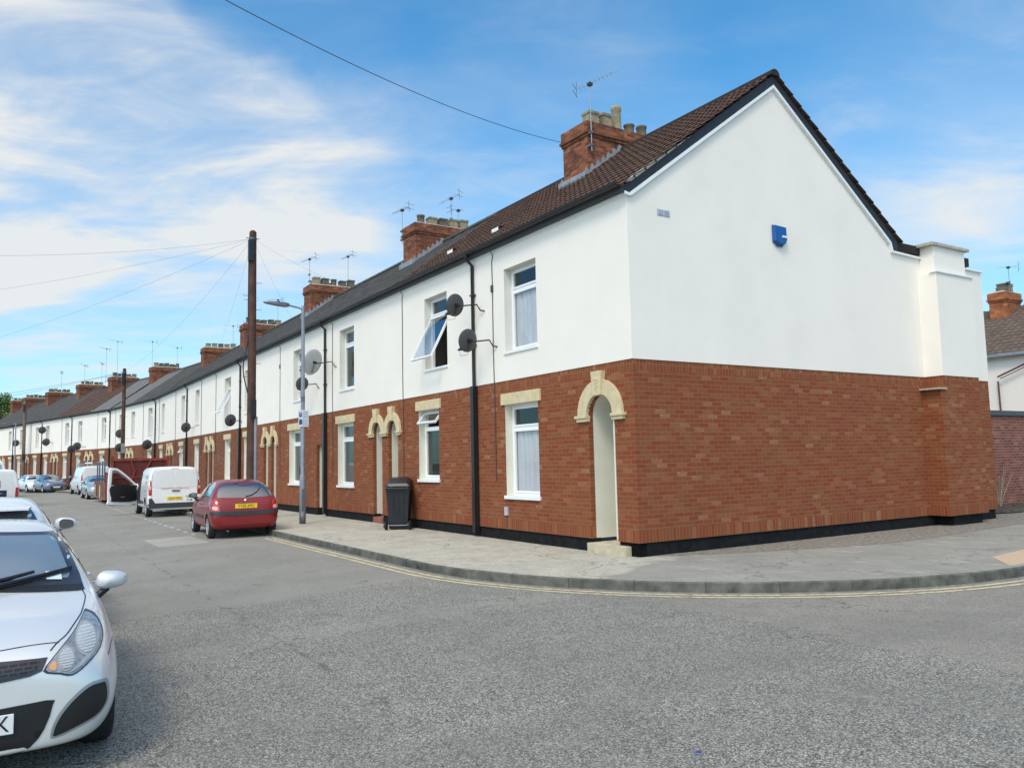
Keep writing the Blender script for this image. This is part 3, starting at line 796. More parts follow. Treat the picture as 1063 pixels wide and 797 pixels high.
    if chim is not None: chimney(h,-chim,near,pots=pots,seed=int(s0*10)+3)
    if pipe is not False: downpipe(h,X(w-.0 if pipe is True else pipe),near)
    return h

S=sx
gwn=lambda x,w=1.0,z0=.98,z1=2.78,**k:(x,w,z0,z1,k)
H=[]
H.append(house(0,5.1,'end of terrace house with the tall white gable and single arched doorway',gw=[(3.375,1.19,.90,2.73,dict(cur=1))],uw=[(3.31,1.17,3.82,5.54,dict(cur=1))],
   door=(.86,'single'),pipe=5.13,cables=(4.35,),roof='tile_brown',chim=4.88,first=True,pots='first'))
H.append(house(5.1,4.94,'brown roofed house behind the black wheelie bin with one upstairs window swung open',gw=[(2.35,1.07,1.20,2.86,dict(open_='top',cur=.0))],uw=[(1.90,1.16,3.84,5.58,dict(open_='low',cur=.0))],
   door=(4.43,'pairR'),pipe=False,cables=(3.75,),roof='tile_brown',vents=((.75,1.1),(3.0,1.1))))
H.append(house(10.04,4.54,'grey roofed house between the twin arches and the large pale satellite dish',gw=[(2.90,1.28,.98,2.82,dict(cur=.35))],uw=[(2.76,1.17,3.83,5.66,dict(cur=.4))],
   door=(.51,'pairL'),pipe=4.53,cables=(3.95,),roof='slate',chim=4.06))
H.append(house(14.58,6.25,'house behind the street lamp with a plain square passage opening',gw=[(3.2,1.25,.98,2.82,dict(cur=.5))],uw=[(2.75,1.17,3.83,5.6,{})],
   door=(5.72,'pairR'),passage=(.2,.93),pipe=False,cables=(4.9,),roof='slate'))
H.append(house(20.83,4.3,'house behind the tall near telegraph pole',gw=[(3.25,1.0,.98,2.82,{})],uw=[(3.2,1.0,3.83,5.6,{})],
   door=(.51,'pairL'),pipe=4.28,cables=(2.2,),roof='slate',chim=3.77))
near2=False
H.append(house(25.13,5.9,'house with an open upstairs window above a dark dish, left of the near telegraph pole',gw=[(2.3,1.0,.98,2.82,{})],uw=[(2.35,1.15,3.83,5.6,dict(open_='low'))],
   door=(5.38,'pairR'),pipe=False,cables=(4.6,),roof='slate',near=near2))
H.append(house(31.03,5.42,'house above the small white van with a dark dish on its far pipe',gw=[(3.0,1.0,.98,2.82,{})],uw=[(2.93,1.0,3.83,5.6,{})],
   door=(.51,'pairL'),pipe=5.4,cables=(1.9,),roof='slate',chim=4.8,near=False))
H.append(house(36.45,5.1,'house whose ground floor fanlight stands open beyond the white van',gw=[(1.7,1.0,.98,2.82,dict(open_='top'))],uw=[(1.25,1.0,3.83,5.6,{})],
   door=(4.58,'pairR'),pipe=False,cables=(3.4,),roof='slate',near=False))
H.append(house(41.55,5.13,'house behind the open door of the white van',gw=[(3.1,1.0,.98,2.82,{})],uw=[(2.5,1.0,3.83,5.6,{})],
   door=(.51,'pairL'),pipe=5.13,cables=(3.8,),roof='slate',chim=4.6,near=False))
def auto(x0,x1,label,arch,gws,uws,roof,pipe,chim,zsh=0,cables=()):
    s0,s1=S(x0),S(x1)
    d=None
    if arch is not None: d=(S(arch)-s0,'pairR') if arch<(x0+x1)/2 else (S(arch)-s0,'pairL')
    return house(s0,s1-s0,label,gw=[(S(a)-s0,.95,.98,2.82,{}) for a in gws],uw=[(S(a)-s0,.95,3.83,5.6,{}) for a in uws],door=d,pipe=(s1-s0) if pipe else False,
        chim=(s1-s0-.5) if chim else None,roof=roof,near=False,zsh=zsh,cables=[S(c)-s0 for c in cables])
# world x of party walls, arches, windows beyond the bend
F=[(-46.7,-53.0,'house just behind the far telegraph pole where the terrace bends',-52.5,[-48.1],[-48.0,-52.2],'slate',False,False,(-49.6,)),
 (-53.0,-58.6,'house left of the far telegraph pole with pale patched roof',-53.5,[-55.7],[-55.5],'slate2',True,True,(-57.,)),
 (-58.6,-62.8,'house behind the red trailer with the pale strip of roof',-62.3,[-60.0],[-59.7],'slate2',False,False,(-61.,)),
 (-62.8,-66.9,'house beside the paired dishes above the parked panel van',-63.3,[-65.3],[-65.0],'tile_brown',True,True,()),
 (-66.9,-71.3,'house behind the panel van roof rack',-70.8,[-68.6],[-68.2],'tile_brown',False,False,(-69.5,)),
 (-71.3,-74.9,'house behind the blue grey parked car',-71.8,[-73.8],[-73.4],'slate',True,True,()),
 (-74.9,-80.0,'house behind the far white hatchback with two dishes on its pipe',-79.2,[-76.9],[-76.4],'slate',True,False,(-78.2,)),
 (-80.0,-84.0,'house at the third telegraph pole where the roof line drops',-80.5,[-82.0],[-81.3],'slate',True,True,()),
 (-84.0,-88.0,'house beyond the third telegraph pole',-87.3,[-85.0],[-85.2],'slate',False,False,()),
 (-88.0,-92.0,'last visible terraced house at the left picture edge above the far van',-88.6,[-90.5],[-89.6],'slate',True,True,()),
 (-92.0,-96.5,'terraced house past the left edge of view, seen only by its chimney side',-96.0,[-94],[-94],'slate',True,True,())]
for x0,x1,lb,ar,gs,us,rf,pp,ch,cb in F:
    z=.0 if x0>-79 else -.12
    H.append(auto(x0,x1,lb,ar,gs,us,rf,pp,ch,z,cb))

# ---------------------------------------------------------------- vehicles
def smooth_poly(pts,n=5,closed=True):
    k=len(pts); out=[]
    for i in range(k if closed else k-1):
        p0,p1,p2,p3=[Vector((*pts[j%k],0)) if closed else Vector((*pts[max(0,min(k-1,j))],0)) for j in (i-1,i,i+1,i+2)]
        for q in range(n):
            t=q/n
            v=.5*((2*p1)+(-p0+p2)*t+(2*p0-5*p1+4*p2-p3)*t*t+(-p0+3*p1-3*p2+p3)*t**3)
            out.append((v.x,v.y))
    if not closed: out.append(tuple(pts[-1]))
    return out
class Body:
    def __init__(s,root,stations,mat,arches,level=2,name='body'):
        n=len(stations[0][1]); vs=[]; ring=[]
        for u,pts in stations:
            left=[(-u,w,z) for w,z in pts]; right=[(-u,-w,z) for w,z in pts[1:-1]][::-1]
            vs+=left+right
        m=2*n-2; fs=[]
        for i in range(len(stations)-1):
            for j in range(m):
                q=(j+1)%m; fs.append((i*m+j,(i+1)*m+j,(i+1)*m+q,i*m+q))
        # quad caps
        for base,fl in ((0,False),((len(stations)-1)*m,True)):
            for j in range(n-1):
                a,b=base+j,base+j+1; c=base+(m-j-1)%m if j+1<n-0 else None; d=base+(m-j)%m
                f=[a,b,base+(m-j-1),d] if j<n-1 else None
                f=[q for k,q in enumerate(f) if q not in f[:k]]
                fs.append(tuple(f) if not fl else tuple(f[::-1]))
        me=bpy.data.meshes.new(name); me.from_pydata(vs,[],fs); me.materials.append(mat); me.materials.append(M['dark'])
        o=bpy.data.objects.new(name,me); C.objects.link(o)
        bm=bmesh.new(); bm.from_mesh(me); bmesh.ops.recalc_face_normals(bm,faces=bm.faces); bm.to_mesh(me); bm.free()
        sub=o.modifiers.new('s','SUBSURF'); sub.levels=level; sub.render_levels=level
        cut=[]
        for (u,r,zc,yin) in arches:
            for sg in (1,-1):
                c=MB(); c.lathe([(0,-.5),(r,-.5),(r,.5),(0,.5)],(-u,sg*(yin+.5),zc),'y',28,smooth=False)
                co_=c.build('cutter',[M['dark']]); fix_normals(co_)
                b=o.modifiers.new('b','BOOLEAN'); b.operation='DIFFERENCE'; b.object=co_; b.solver='EXACT'
                b.material_mode='TRANSFER'; cut.append(co_)
        dg=bpy.context.evaluated_depsgraph_get(); ev=o.evaluated_get(dg)
        nm=bpy.data.meshes.new_from_object(ev,depsgraph=dg)
        o.modifiers.clear(); o.data=nm; bpy.data.meshes.remove(me)
        for p in nm.polygons: p.use_smooth=(p.material_index==0)
        for c in cut: cm=c.data; bpy.data.objects.remove(c); bpy.data.meshes.remove(cm)
        o.parent=root; s.o=o; s.root=root
        s.bvh=BVHTree.FromPolygons([v.co for v in nm.vertices],[p.vertices for p in nm.polygons])
        s.L=stations[-1][0]
    def hit(s,plane,a,b,sg=1,off=.004):
        if plane=='side': o,d=Vector((a,sg*3,b)),Vector((0,-sg,0))
        elif plane=='front': o,d=Vector((2,a,b)),Vector((-1,0,0))
        elif plane=='rear': o,d=Vector((-s.L-2,a,b)),Vector((1,0,0))
        else: o,d=Vector((a,b,4)),Vector((0,0,-1))
        h=s.bvh.ray_cast(o,d)
        if h[0] is None: return None
        nrm=h[1]
        if nrm.dot(d)>0: nrm=-nrm
        return h[0]+nrm*off
    def patch(s,name,poly,plane,mat,off=.004,sg=1,step=.05,parent=None,smooth=0,sides=False):
        if smooth: poly=smooth_poly(poly,smooth)
        if sides and plane=='side': pass
        # densify the outline
        out=[]
        for i,p in enumerate(poly):
            q=poly[(i+1)%len(poly)]; L=math.hypot(q[0]-p[0],q[1]-p[1]); k=max(1,int(L/step))
            for j in range(k): out.append((p[0]+(q[0]-p[0])*j/k,p[1]+(q[1]-p[1])*j/k))
        poly=out
        pl=[Vector(p) for p in poly]
        def inside(q):
            c=False
            for i in range(len(pl)):
                a,b=pl[i],pl[(i+1)%len(pl)]
                if (a.y>q.y)!=(b.y>q.y) and q.x<(b.x-a.x)*(q.y-a.y)/(b.y-a.y)+a.x: c=not c
            return c
        xs_=[p.x for p in pl]; ys_=[p.y for p in pl]; pts=list(pl)
        x=min(xs_)+step*.5
        while x<max(xs_):
            y=min(ys_)+step*.5
            while y<max(ys_):
                q=Vector((x,y))
                if inside(q) and min((q-e).length for e in pl)>step*.35: pts.append(q)
                y+=step
            x+=step
        r=geometry.delaunay_2d_cdt(pts,[(i,(i+1)%len(pl)) for i in range(len(pl))],[list(range(len(pl)))],1,1e-5)
        hit=[s.hit(plane,p.x,p.y,sg,off) for p in r[0]]
        g=MB(); ok={}; vs=[]
        for i,h in enumerate(hit):
            if h is not None: ok[i]=len(vs); vs.append(h)
        fs=[tuple(ok[q] for q in f) for f in r[2] if all(q in ok for q in f)]
        if not fs: return None
        g.add(vs,fs,0,True)
        return g.build(name,mat,parent or s.root)
    def line(s,pts,plane,mat,w=.006,sg=1,off=.0025,parent=None,name='panel_gap',smooth=6,g=None):
        if smooth: pts=smooth_poly(pts,smooth,False)
        a=offset(pts,w/2); b=offset(pts,-w/2); own=g is None; g=g or MB(); prev=None
        for p,q in zip(a,b):
            h1,h2=s.hit(plane,*p,sg,off),s.hit(plane,*q,sg,off)
            if h1 is not None and h2 is not None:
                if prev is not None and (h1-prev[0]).length<.4: g.add([prev[0],h1,h2,prev[1]],[(0,1,2,3)],0,True)
                prev=(h1,h2)
            else: prev=None
        return g.build(name,mat,parent or s.root) if own and g.v else None
def wheel(root,x,y,r,w,sg,style='alloy',n=24,mat=None):
    t=MB(); yy=lambda d: y-sg*d
    prof=[(r*.66,0.02),(r*.72,0.0),(r*.93,.0),(r*.985,.022),(r,.055),(r,w-.055),(r*.985,w-.022),(r*.93,w),(r*.6,w)]
    t.lathe([(a,-sg*d) for a,d in prof],(x,y,r),'y',n); ty=t.build('wheel',M['rubber'],root)
    t=MB(); ri=r*.68
    t.lathe([(ri,.0),(ri,.012),(ri*.9,.018),(ri*.9,.09),(0,.09)] if False else [(ri,-sg*0.0),(ri*.93,-sg*.004),(ri*.88,-sg*.03),(ri*.86,-sg*.09)],(x,y,r),'y',n,0)
    t.lathe([(ri*.86,-sg*.09),(0,-sg*.09)],(x,y,r),'y',n,1)
    if style=='alloy':
        for k in range(10):
            a=2*PI*k/10+(.12 if k%2 else -.12); ca,sa=math.cos(a),math.sin(a)
            w0,w1=.028,.017; vs=[]
            for rr,ww,dd in ((ri*.16,w0,.012),(ri*.90,w1,.022)):
                for s_ in (-1,1):
                    for d in (dd,dd+.03): vs.append((x+rr*ca-s_*ww*sa, y-sg*d, r+rr*sa+s_*ww*ca))
            t.add(vs,[(0,2,6,4),(1,3,7,5),(0,1,5,4),(2,3,7,6),(4,5,7,6)],0)
        t.lathe([(0,-sg*.008),(ri*.16,-sg*.01),(ri*.24,-sg*.02),(ri*.24,-sg*.05)],(x,y,r),'y',14,0)
    else:
        t.lathe([(ri*.9,-sg*.02),(ri*.6,-sg*.012),(ri*.3,-sg*.03),(0,-sg*.028)],(x,y,r),'y',n,0)
        for k in range(9):
            a=2*PI*k/9; ca,sa=math.cos(a),math.sin(a); vs=[]
            for rr,ww in ((ri*.55,.012),(ri*.84,.02)):
                for s_ in (-1,1): vs.append((x+rr*ca-s_*ww*sa,y-sg*(.0085),r+rr*sa+s_*ww*ca))
            t.add(vs,[(0,1,3,2)],1)
    t.build('rim',[mat or M['chromesilver'],M['dark']],ty); return ty
M['chromesilver']=plain('silver_wheel_paint',(.48,.49,.50),.35,metal=.6,var=.08)
def text(body,size,mat,parent,name,mw,ext=.0015,align='CENTER'):
    c=bpy.data.curves.new(name,'FONT'); c.body=body; c.size=size; c.extrude=ext; c.align_x=align; c.align_y='CENTER'
    o=bpy.data.objects.new('tmp',c); C.objects.link(o); dg=bpy.context.evaluated_depsgraph_get(); dg.update()
    me=bpy.data.meshes.new_from_object(o.evaluated_get(dg),depsgraph=dg); bpy.data.objects.remove(o); bpy.data.curves.remove(c)
    me.transform(mw); me.materials.clear(); me.materials.append(mat)
    q=bpy.data.objects.new(name,me); C.objects.link(q); q.parent=parent; return q
def face(x,y,z,dirn,tilt=0,sx_=1):
    """matrix for text lying on a panel whose outside looks along dirn ('+x','-x','+y')"""
    X_={'+x':Vector((0,1,0)),'-x':Vector((0,-1,0)),'+y':Vector((-1,0,0)),'-y':Vector((1,0,0))}[dirn]; Z_={'+x':Vector((1,0,0)),'-x':Vector((-1,0,0)),'+y':Vector((0,1,0)),'-y':Vector((0,-1,0))}[dirn]
    Y_=Z_.cross(X_); m=Matrix((X_,Y_,Z_)).transposed().to_4x4(); m.translation=Vector((x,y,z))
    return m@Matrix.Rotation(tilt,4,'X')@Matrix.Diagonal((sx_,1,1,1))
def mirror(root,x,y,z,sg,mat,glassdir=-1,scale=1.):
    """housing on a stalk; mirror face looks to the rear (-x)"""
    m=MB(); pts=[]
    prof=[(-.075,.72,.80),(-.06,.96,.97),(-.01,1.,1.),(.04,.86,.88),(.075,.5,.55),(.085,.1,.12)]
    n=18; vs=[]
    for dx,a,b in prof:
        for j in range(n):
            t=2*PI*j/n; cx,cz=math.cos(t),math.sin(t)
            ex=abs(cx)**.7*(1 if cx>0 else -1); ez=abs(cz)**.7*(1 if cz>0 else -1)
            vs.append((x+dx*scale,y+sg*(.125*a*ex+ .125 + (-.03 if dx>0 else 0)*1)*scale, z+.078*b*ez*scale*(1-.18*ex)))
    m.add(vs,[(i*n+j,i*n+(j+1)%n,(i+1)*n+(j+1)%n,(i+1)*n+j) for i in range(len(prof)-1) for j in range(n)],0,True)
    m.add(vs[-n:],[tuple(range(n))],0)
    ho=m.build('door_mirror',mat,root); fix_normals(ho)
    m=MB(); m.add([(v[0]-.001,v[1],v[2]) for v in vs[:n]],[tuple(range(n))],0); m.build('mirror_glass',M['carglass'],ho)
    m=MB(); m.tube([(x+.0,y-sg*.06,z-.17),(x+.005,y+sg*.02,z-.10),(x,y+sg*.07,z-.055)],[.034,.026,.03],8); m.build('mirror_arm',M['black'],ho)
    return ho

def hatch_st(L=4.05,W=1.72,H=1.455,rear='slope',hood=1.0):
    """template stations (u, half ring) scaled to size; heights above the ground"""
    k=W/1.72; q=H/1.455
    T=[(0.00,[(0,.24),(.38,.24),(.50,.26),(.60,.40),(.58,.52),(.52,.62),(.38,.675),(.22,.685),(0,.69)]),
       (.10,[(0,.19),(.55,.19),(.68,.23),(.75,.40),(.73,.56),(.65,.69),(.48,.755),(.28,.775),(0,.78)]),
       (.28,[(0,.17),(.62,.17),(.77,.22),(.83,.42),(.815,.60),(.73,.76),(.56,.83),(.32,.85),(0,.86)]),
       (.55,[(0,.17),(.66,.17),(.81,.22),(.86,.45),(.85,.66),(.78,.85),(.64,.895),(.37,.925),(0,.93)]),
       (.90,[(0,.17),(.66,.17),(.82,.22),(.865,.46),(.86,.70),(.80,.90),(.68,.945),(.40,.975),(0,.985)]),
       (1.22,[(0,.17),(.66,.17),(.82,.22),(.865,.46),(.86,.72),(.805,.935),(.70,.985),(.42,1.02),(0,1.035)]),
       (1.50,[(0,.17),(.66,.17),(.82,.22),(.865,.46),(.86,.74),(.80,.955),(.665,1.15),(.42,1.185),(0,1.20)]),
       (1.95,[(0,.17),(.66,.17),(.82,.22),(.865,.46),(.86,.75),(.80,.965),(.605,1.355),(.40,1.385),(0,1.40)]),
       (2.45,[(0,.17),(.66,.17),(.82,.22),(.865,.46),(.86,.76),(.80,.975),(.60,1.405),(.40,1.445),(0,1.455)]),
       (3.05,[(0,.17),(.66,.17),(.82,.22),(.865,.46),(.86,.77),(.80,.99),(.60,1.39),(.40,1.43),(0,1.445)]),
       (3.52,[(0,.18),(.64,.18),(.81,.23),(.855,.47),(.85,.78),(.79,1.0),(.60,1.34),(.40,1.385),(0,1.40)]),
       (3.80,[(0,.20),(.62,.20),(.78,.25),(.83,.47),(.82,.78),(.76,.99),(.60,1.20),(.40,1.24),(0,1.255)]),
       (3.97,[(0,.24),(.58,.24),(.72,.28),(.78,.47),(.77,.76),(.71,.92),(.55,.99),(.36,1.01),(0,1.02)]),
       (4.05,[(0,.30),(.48,.30),(.60,.33),(.66,.47),(.65,.68),(.60,.80),(.46,.86),(.30,.875),(0,.88)])]
    return [(u*L/4.05,[(w*k,z*q) for w,z in p]) for u,p in T]
def glass_set(b,L,H,W,step,three=False,rear=True):
    """side glass, screens; sizes follow the template"""
    f=L/4.05; h=H/1.455; k=W/1.72
    P_=lambda pts:[(-u*f,z*h) for u,z in pts]
    for sg in (1,-1):
        b.patch('side_window',P_([(1.42,.985),(2.42,1.0),(2.42,1.365),(2.02,1.34),(1.72,1.20)]),'side',M['carglass'],sg=sg,step=step)
        b.patch('side_window',P_([(2.49,1.0),(3.32,1.03),(3.50,1.12),(3.36,1.28),(3.05,1.345),(2.49,1.367)]),'side',M['carglass'],sg=sg,step=step)
    b.patch('windscreen',[(y*k,z*h) for y,z in [(-.66,1.02),(0,1.055),(.66,1.02),(.63,1.12),(.55,1.32),(.53,1.345),(0,1.375),(-.53,1.345),(-.55,1.32),(-.63,1.12)]],'front',M['carglass'],step=step)
    if rear: b.patch('rear_window',[(y*k,z*h) for y,z in [(-.60,1.02),(.60,1.02),(.56,1.20),(.50,1.315),(0,1.33),(-.50,1.315),(-.56,1.20)]],'rear',M['carglass'],step=step)
def number_plate(b,root,plane,text_,z,yellow,W_=.52,H_=.111,x=None,tilt=0):
    sgn=1 if plane=='front' else -1
    h=[b.hit(plane,yy,z+zz,1,.0) for yy in (-.2,0,.2) for zz in (-.05,.05)]
    xx=max(q.x for q in h if q) if sgn>0 else min(q.x for q in h if q)
    g=MB(); g.box(xx+sgn*.004,xx+sgn*.016,-W_/2,W_/2,z-H_/2,z+H_/2); p=g.build('number_plate',M['plate_y' if yellow else 'plate_w'],root,bevel=.004)
    if text_: text(text_,.105,M['ink'],p,'plate_lettering',face(xx+sgn*.0175,0,z,'+x' if sgn>0 else '-x',sx_=.86))
    return p

# --- near silver hatchback ------------------------------------------------
def near_car():
    root=thing('parked_car','silver hatchback in the near left corner facing the camera','car',(4.47,-8.90,-.24),0,'cars parked along the street')
    st=hatch_st(4.05,1.735,1.44)
    b=Body(root,st,M['silver'],[(.80,.335,.31,.56),(3.36,.335,.31,.56)],3)
    F_=lambda name,poly,mat,off=.004,sm=0,step=.03,par=None: b.patch(name,poly,'front',mat,off,step=step,smooth=sm,parent=par)
    # windscreen with dark border, then the clear glass
    bd=F_('windscreen_border',[(-.70,.975),(-.55,1.0),(0,1.03),(.55,1.0),(.70,.975),(.685,1.06),(.60,1.30),(.565,1.345),(0,1.375),(-.565,1.345),(-.60,1.30),(-.685,1.06)],M['screenedge'],.003,0,.04)
    F_('windscreen',[(-.60,1.045),(-.35,1.06),(0,1.07),(.35,1.06),(.60,1.045),(.615,1.07),(.545,1.29),(.50,1.325),(0,1.35),(-.50,1.325),(-.545,1.29),(-.615,1.07)],M['windscreen'],.006,0,.04,bd)
    F_('parking_sticker',[(.457,1.094),(.557,1.084),(.559,1.037),(.460,1.047)],M['sticker'],.010,0,.03,bd)
    P_=lambda pts:[(-u,z) for u,z in pts]
    for sg in (1,-1):
        b.patch('side_window',P_([(1.66,1.0),(2.42,1.0),(2.42,1.35),(2.05,1.315),(1.86,1.22)]),'side',M['carglass'],sg=sg,step=.06)
        b.patch('side_window',P_([(2.49,1.0),(3.32,1.03),(3.50,1.12),(3.36,1.28),(3.05,1.335),(2.49,1.36)]),'side',M['carglass'],sg=sg,step=.06)
        m=lambda pts:[(sg*y,z) for y,z in pts]
        # headlight
        hp=[(.40,.662),(.488,.630),(.555,.612),(.635,.652),(.724,.715),(.755,.785),(.735,.857),(.675,.898),(.640,.878),(.575,.822),(.475,.745)]
        hb=F_('headlight',m(hp),M['screenedge'],.003,3,.03)
        ins=lambda pts,k: [((y-.59)*k+.59,(z-.745)*k+.745) for y,z in pts]
        hc=F_('headlamp_housing',m(ins(hp,.93)),M['lampgrey'],.006,3,.03,hb)
        def circ(cy,cz,r,e=1.2,n=16): return [(cy+r*math.cos(2*PI*i/n),cz+e*r*math.sin(2*PI*i/n)) for i in range(n)]
        F_('lamp_ring',m(circ(.642,.775,.066)),M['lamptrim'],.009,0,.02,hb)
        F_('lamp_bowl',m(circ(.642,.775,.056)),M['lampribs'],.012,0,.02,hb)
        F_('lamp_ring',m(circ(.522,.702,.050)),M['lamptrim'],.009,0,.02,hb)
        F_('lamp_bowl',m(circ(.522,.702,.041)),M['lampribs'],.012,0,.02,hb)
        F_('indicator',m([(.425,.672),(.462,.655),(.468,.685),(.452,.703)]),M['amber'],.011,2,.02,hb)
        F_('lamp_trim',m([(.53,.632),(.60,.652),(.69,.715),(.725,.785),(.70,.785),(.66,.73),(.59,.668)]),M['lamptrim'],.010,2,.03,hb)
        # fog lamp recess
        fr_=F_('fog_lamp_rim',m([(.447,.292),(.475,.268),(.615,.305),(.715,.345),(.768,.42),(.762,.53),(.725,.55),(.640,.545),(.545,.475),(.475,.385)]),M['silverdeep'],.002,3,.03)
        F_('fog_lamp_recess',m([(.462,.298),(.482,.283),(.614,.322),(.708,.360),(.752,.425),(.745,.515),(.716,.532),(.646,.526),(.556,.460),(.490,.376)]),M['ink'],.005,3,.03)
        b.patch('side_repeater',[(-.98,.66),(-1.04,.67),(-1.04,.69),(-.98,.68)],'side',M['amber'],sg=sg,step=.03)
    g1=F_('upper_grille',[(-.425,.728),(0,.745),(.425,.728),(.395,.665),(.33,.645),(0,.620),(-.33,.645),(-.395,.665)],M['screenedge'],.004,0,.03)
    F_('grille_mesh',[(-.385,.715),(0,.731),(.385,.715),(.365,.680),(.30,.662),(0,.638),(-.30,.662),(-.365,.680)],M['grillemesh'],.008,0,.03,g1)
    F_('lower_grille',[(-.42,.498),(0,.482),(.42,.498),(.455,.465),(.415,.335),(.345,.245),(.24,.212),(0,.20),(-.24,.212),(-.345,.245),(-.415,.335),(-.455,.465)],M['ink'],.004,2,.04)
    F_('bumper_lip',[(-.62,.19),(0,.17),(.62,.19),(.60,.215),(0,.195),(-.60,.215)],M['greyplastic'],.006,0,.04)
    # panel gaps
    gp=MB()
    for sg in (1,-1):
        b.line([(-1.175,sg*.682),(-1.05,sg*.695),(-.906,sg*.682),(-.72,sg*.655),(-.58,sg*.629),(-.393,sg*.572),(-.283,sg*.530),(-.20,sg*.478),(-.13,sg*.44)],'top',None,.007,g=gp)
        b.line([(-.72,sg*.67),(-.66,sg*.73)],'top',None,.006,g=gp)
        b.line([(-1.34,.26),(-1.36,.55),(-1.30,.80),(-1.38,.96)],'side',None,.007,sg=sg,g=gp)
        b.line([(-2.45,.26),(-2.46,.7),(-2.45,.98)],'side',None,.007,sg=sg,g=gp)
    b.line([(-.205,-.49),(-.179,-.329),(-.150,-.15),(-.145,0),(-.150,.15),(-.179,.329),(-.205,.49)],'top',None,.007,g=gp)
    for sg in (1,-1): b.line([(sg*.77,.66),(sg*.80,.70),(sg*.83,.715)],'front',None,.005,g=gp)
    gp.build('panel_gap',M['ink'],b.o)
    # black lower scuttle and wipers
    wp=MB()
    for (y0,y1,zz) in ((-.55,.10,1.0),(.10,.62,1.0)):
        pts=[]
        for t in range(9):
            yy=y0+(y1-y0)*t/8; h=b.hit('front',yy,1.015+.075*(t/8)**1.2 if y0>0 else 1.02+.06*(t/8),1,.03); pts.append(h)
        wp.tube(pts,[.014]*2+[.013]*5+[.010]*2,6); wp.tube([p+Vector((.01,0,-.016)) for p in pts],.007,5)
    wp2=MB()
    pts=[b.hit('front',y,z,1,.035) for y,z in ((.02,1.03),(.2,1.048),(.38,1.08))]; wp.tube(pts,[.02,.016,.012],6)
    wp.build('wiper',M['black'],b.o)
    sc=F_('scuttle',[(-.70,.968),(0,1.02),(.70,.968),(.69,1.0),(0,1.05),(-.69,1.0)],M['ink'],.007,0,.04)
    for (yy,zz,sc_) in ((1,1.0,1),( -1,1.0,1)):
        mirror(root,-1.50,yy*.815,.985,yy,M['silver'],scale=.86)
    for sg in (1,-1):
        for u in (.80,3.36): wheel(root,-u,sg*.845,.31,.195,sg,'alloy')
        for u in (2.30,3.05):
            g=MB(); g.tube([(-u,sg*.872,.86),(-u-.02,sg*.897,.865),(-u-.14,sg*.897,.865),(-u-.16,sg*.872,.86)],.012,6); g.build('door_handle',M['silver'],root)
    pl=number_plate(b,root,'front','',.40,False)
    hx=max(v.co.x for v in pl.data.vertices)
    text('K',.125,M['ink'],pl,'plate_lettering',face(hx+.001,.205,.40,'+x',sx_=.80))
    F_('badge',[(.07*math.cos(i*PI/8),.775+.028*math.sin(i*PI/8)) for i in range(16)],M['chrome'],.008,0,.03)
    b.patch('rear_window',[(-.60,1.02),(.60,1.02),(.50,1.31),(-.50,1.31)],'rear',M['carglass'],step=.06)
    return root
n=NT('ribbed_reflector'); n.base((.74,.74,.72),.35,.35)
_w=n.new('ShaderNodeTexWave',bands_direction='Z'); _w.inputs['Scale'].default_value=22; _w.inputs['Distortion'].default_value=2.; n.link(n.obj(),_w.inputs['Vector']); n.bump(_w.outputs['Fac'],.9,.012); M['lampribs']=n.m
n=NT('lamp_housing'); n.base(n.mix(n.noise(30,2),(.10,.10,.105),(.60,.60,.60)),.30,.4,coat=1); n.bump(n.noise(18,3),.6,.01); M['lampgrey']=n.m
n=NT('silver_shade_edge'); M['silverdeep']=n.base((.36,.38,.41),.35,.5)
n=NT('honeycomb'); _b=n.new('ShaderNodeTexBrick'); _x,_y,_z=n.sep(n.obj()); n.link(n.comb(_y,_z,0),_b.inputs['Vector']); _b.inputs['Scale'].default_value=1; _b.inputs['Brick Width'].default_value=.05; _b.inputs['Row Height'].default_value=.022; _b.inputs['Mortar Size'].default_value=.004
_b.inputs['Color1'].default_value=(.004,.004,.005,1); _b.inputs['Color2'].default_value=(.006,.006,.008,1); _b.inputs['Mortar'].default_value=(.035,.037,.045,1); M['grillemesh']=n.base(_b.outputs['Color'],.4)
near_car()

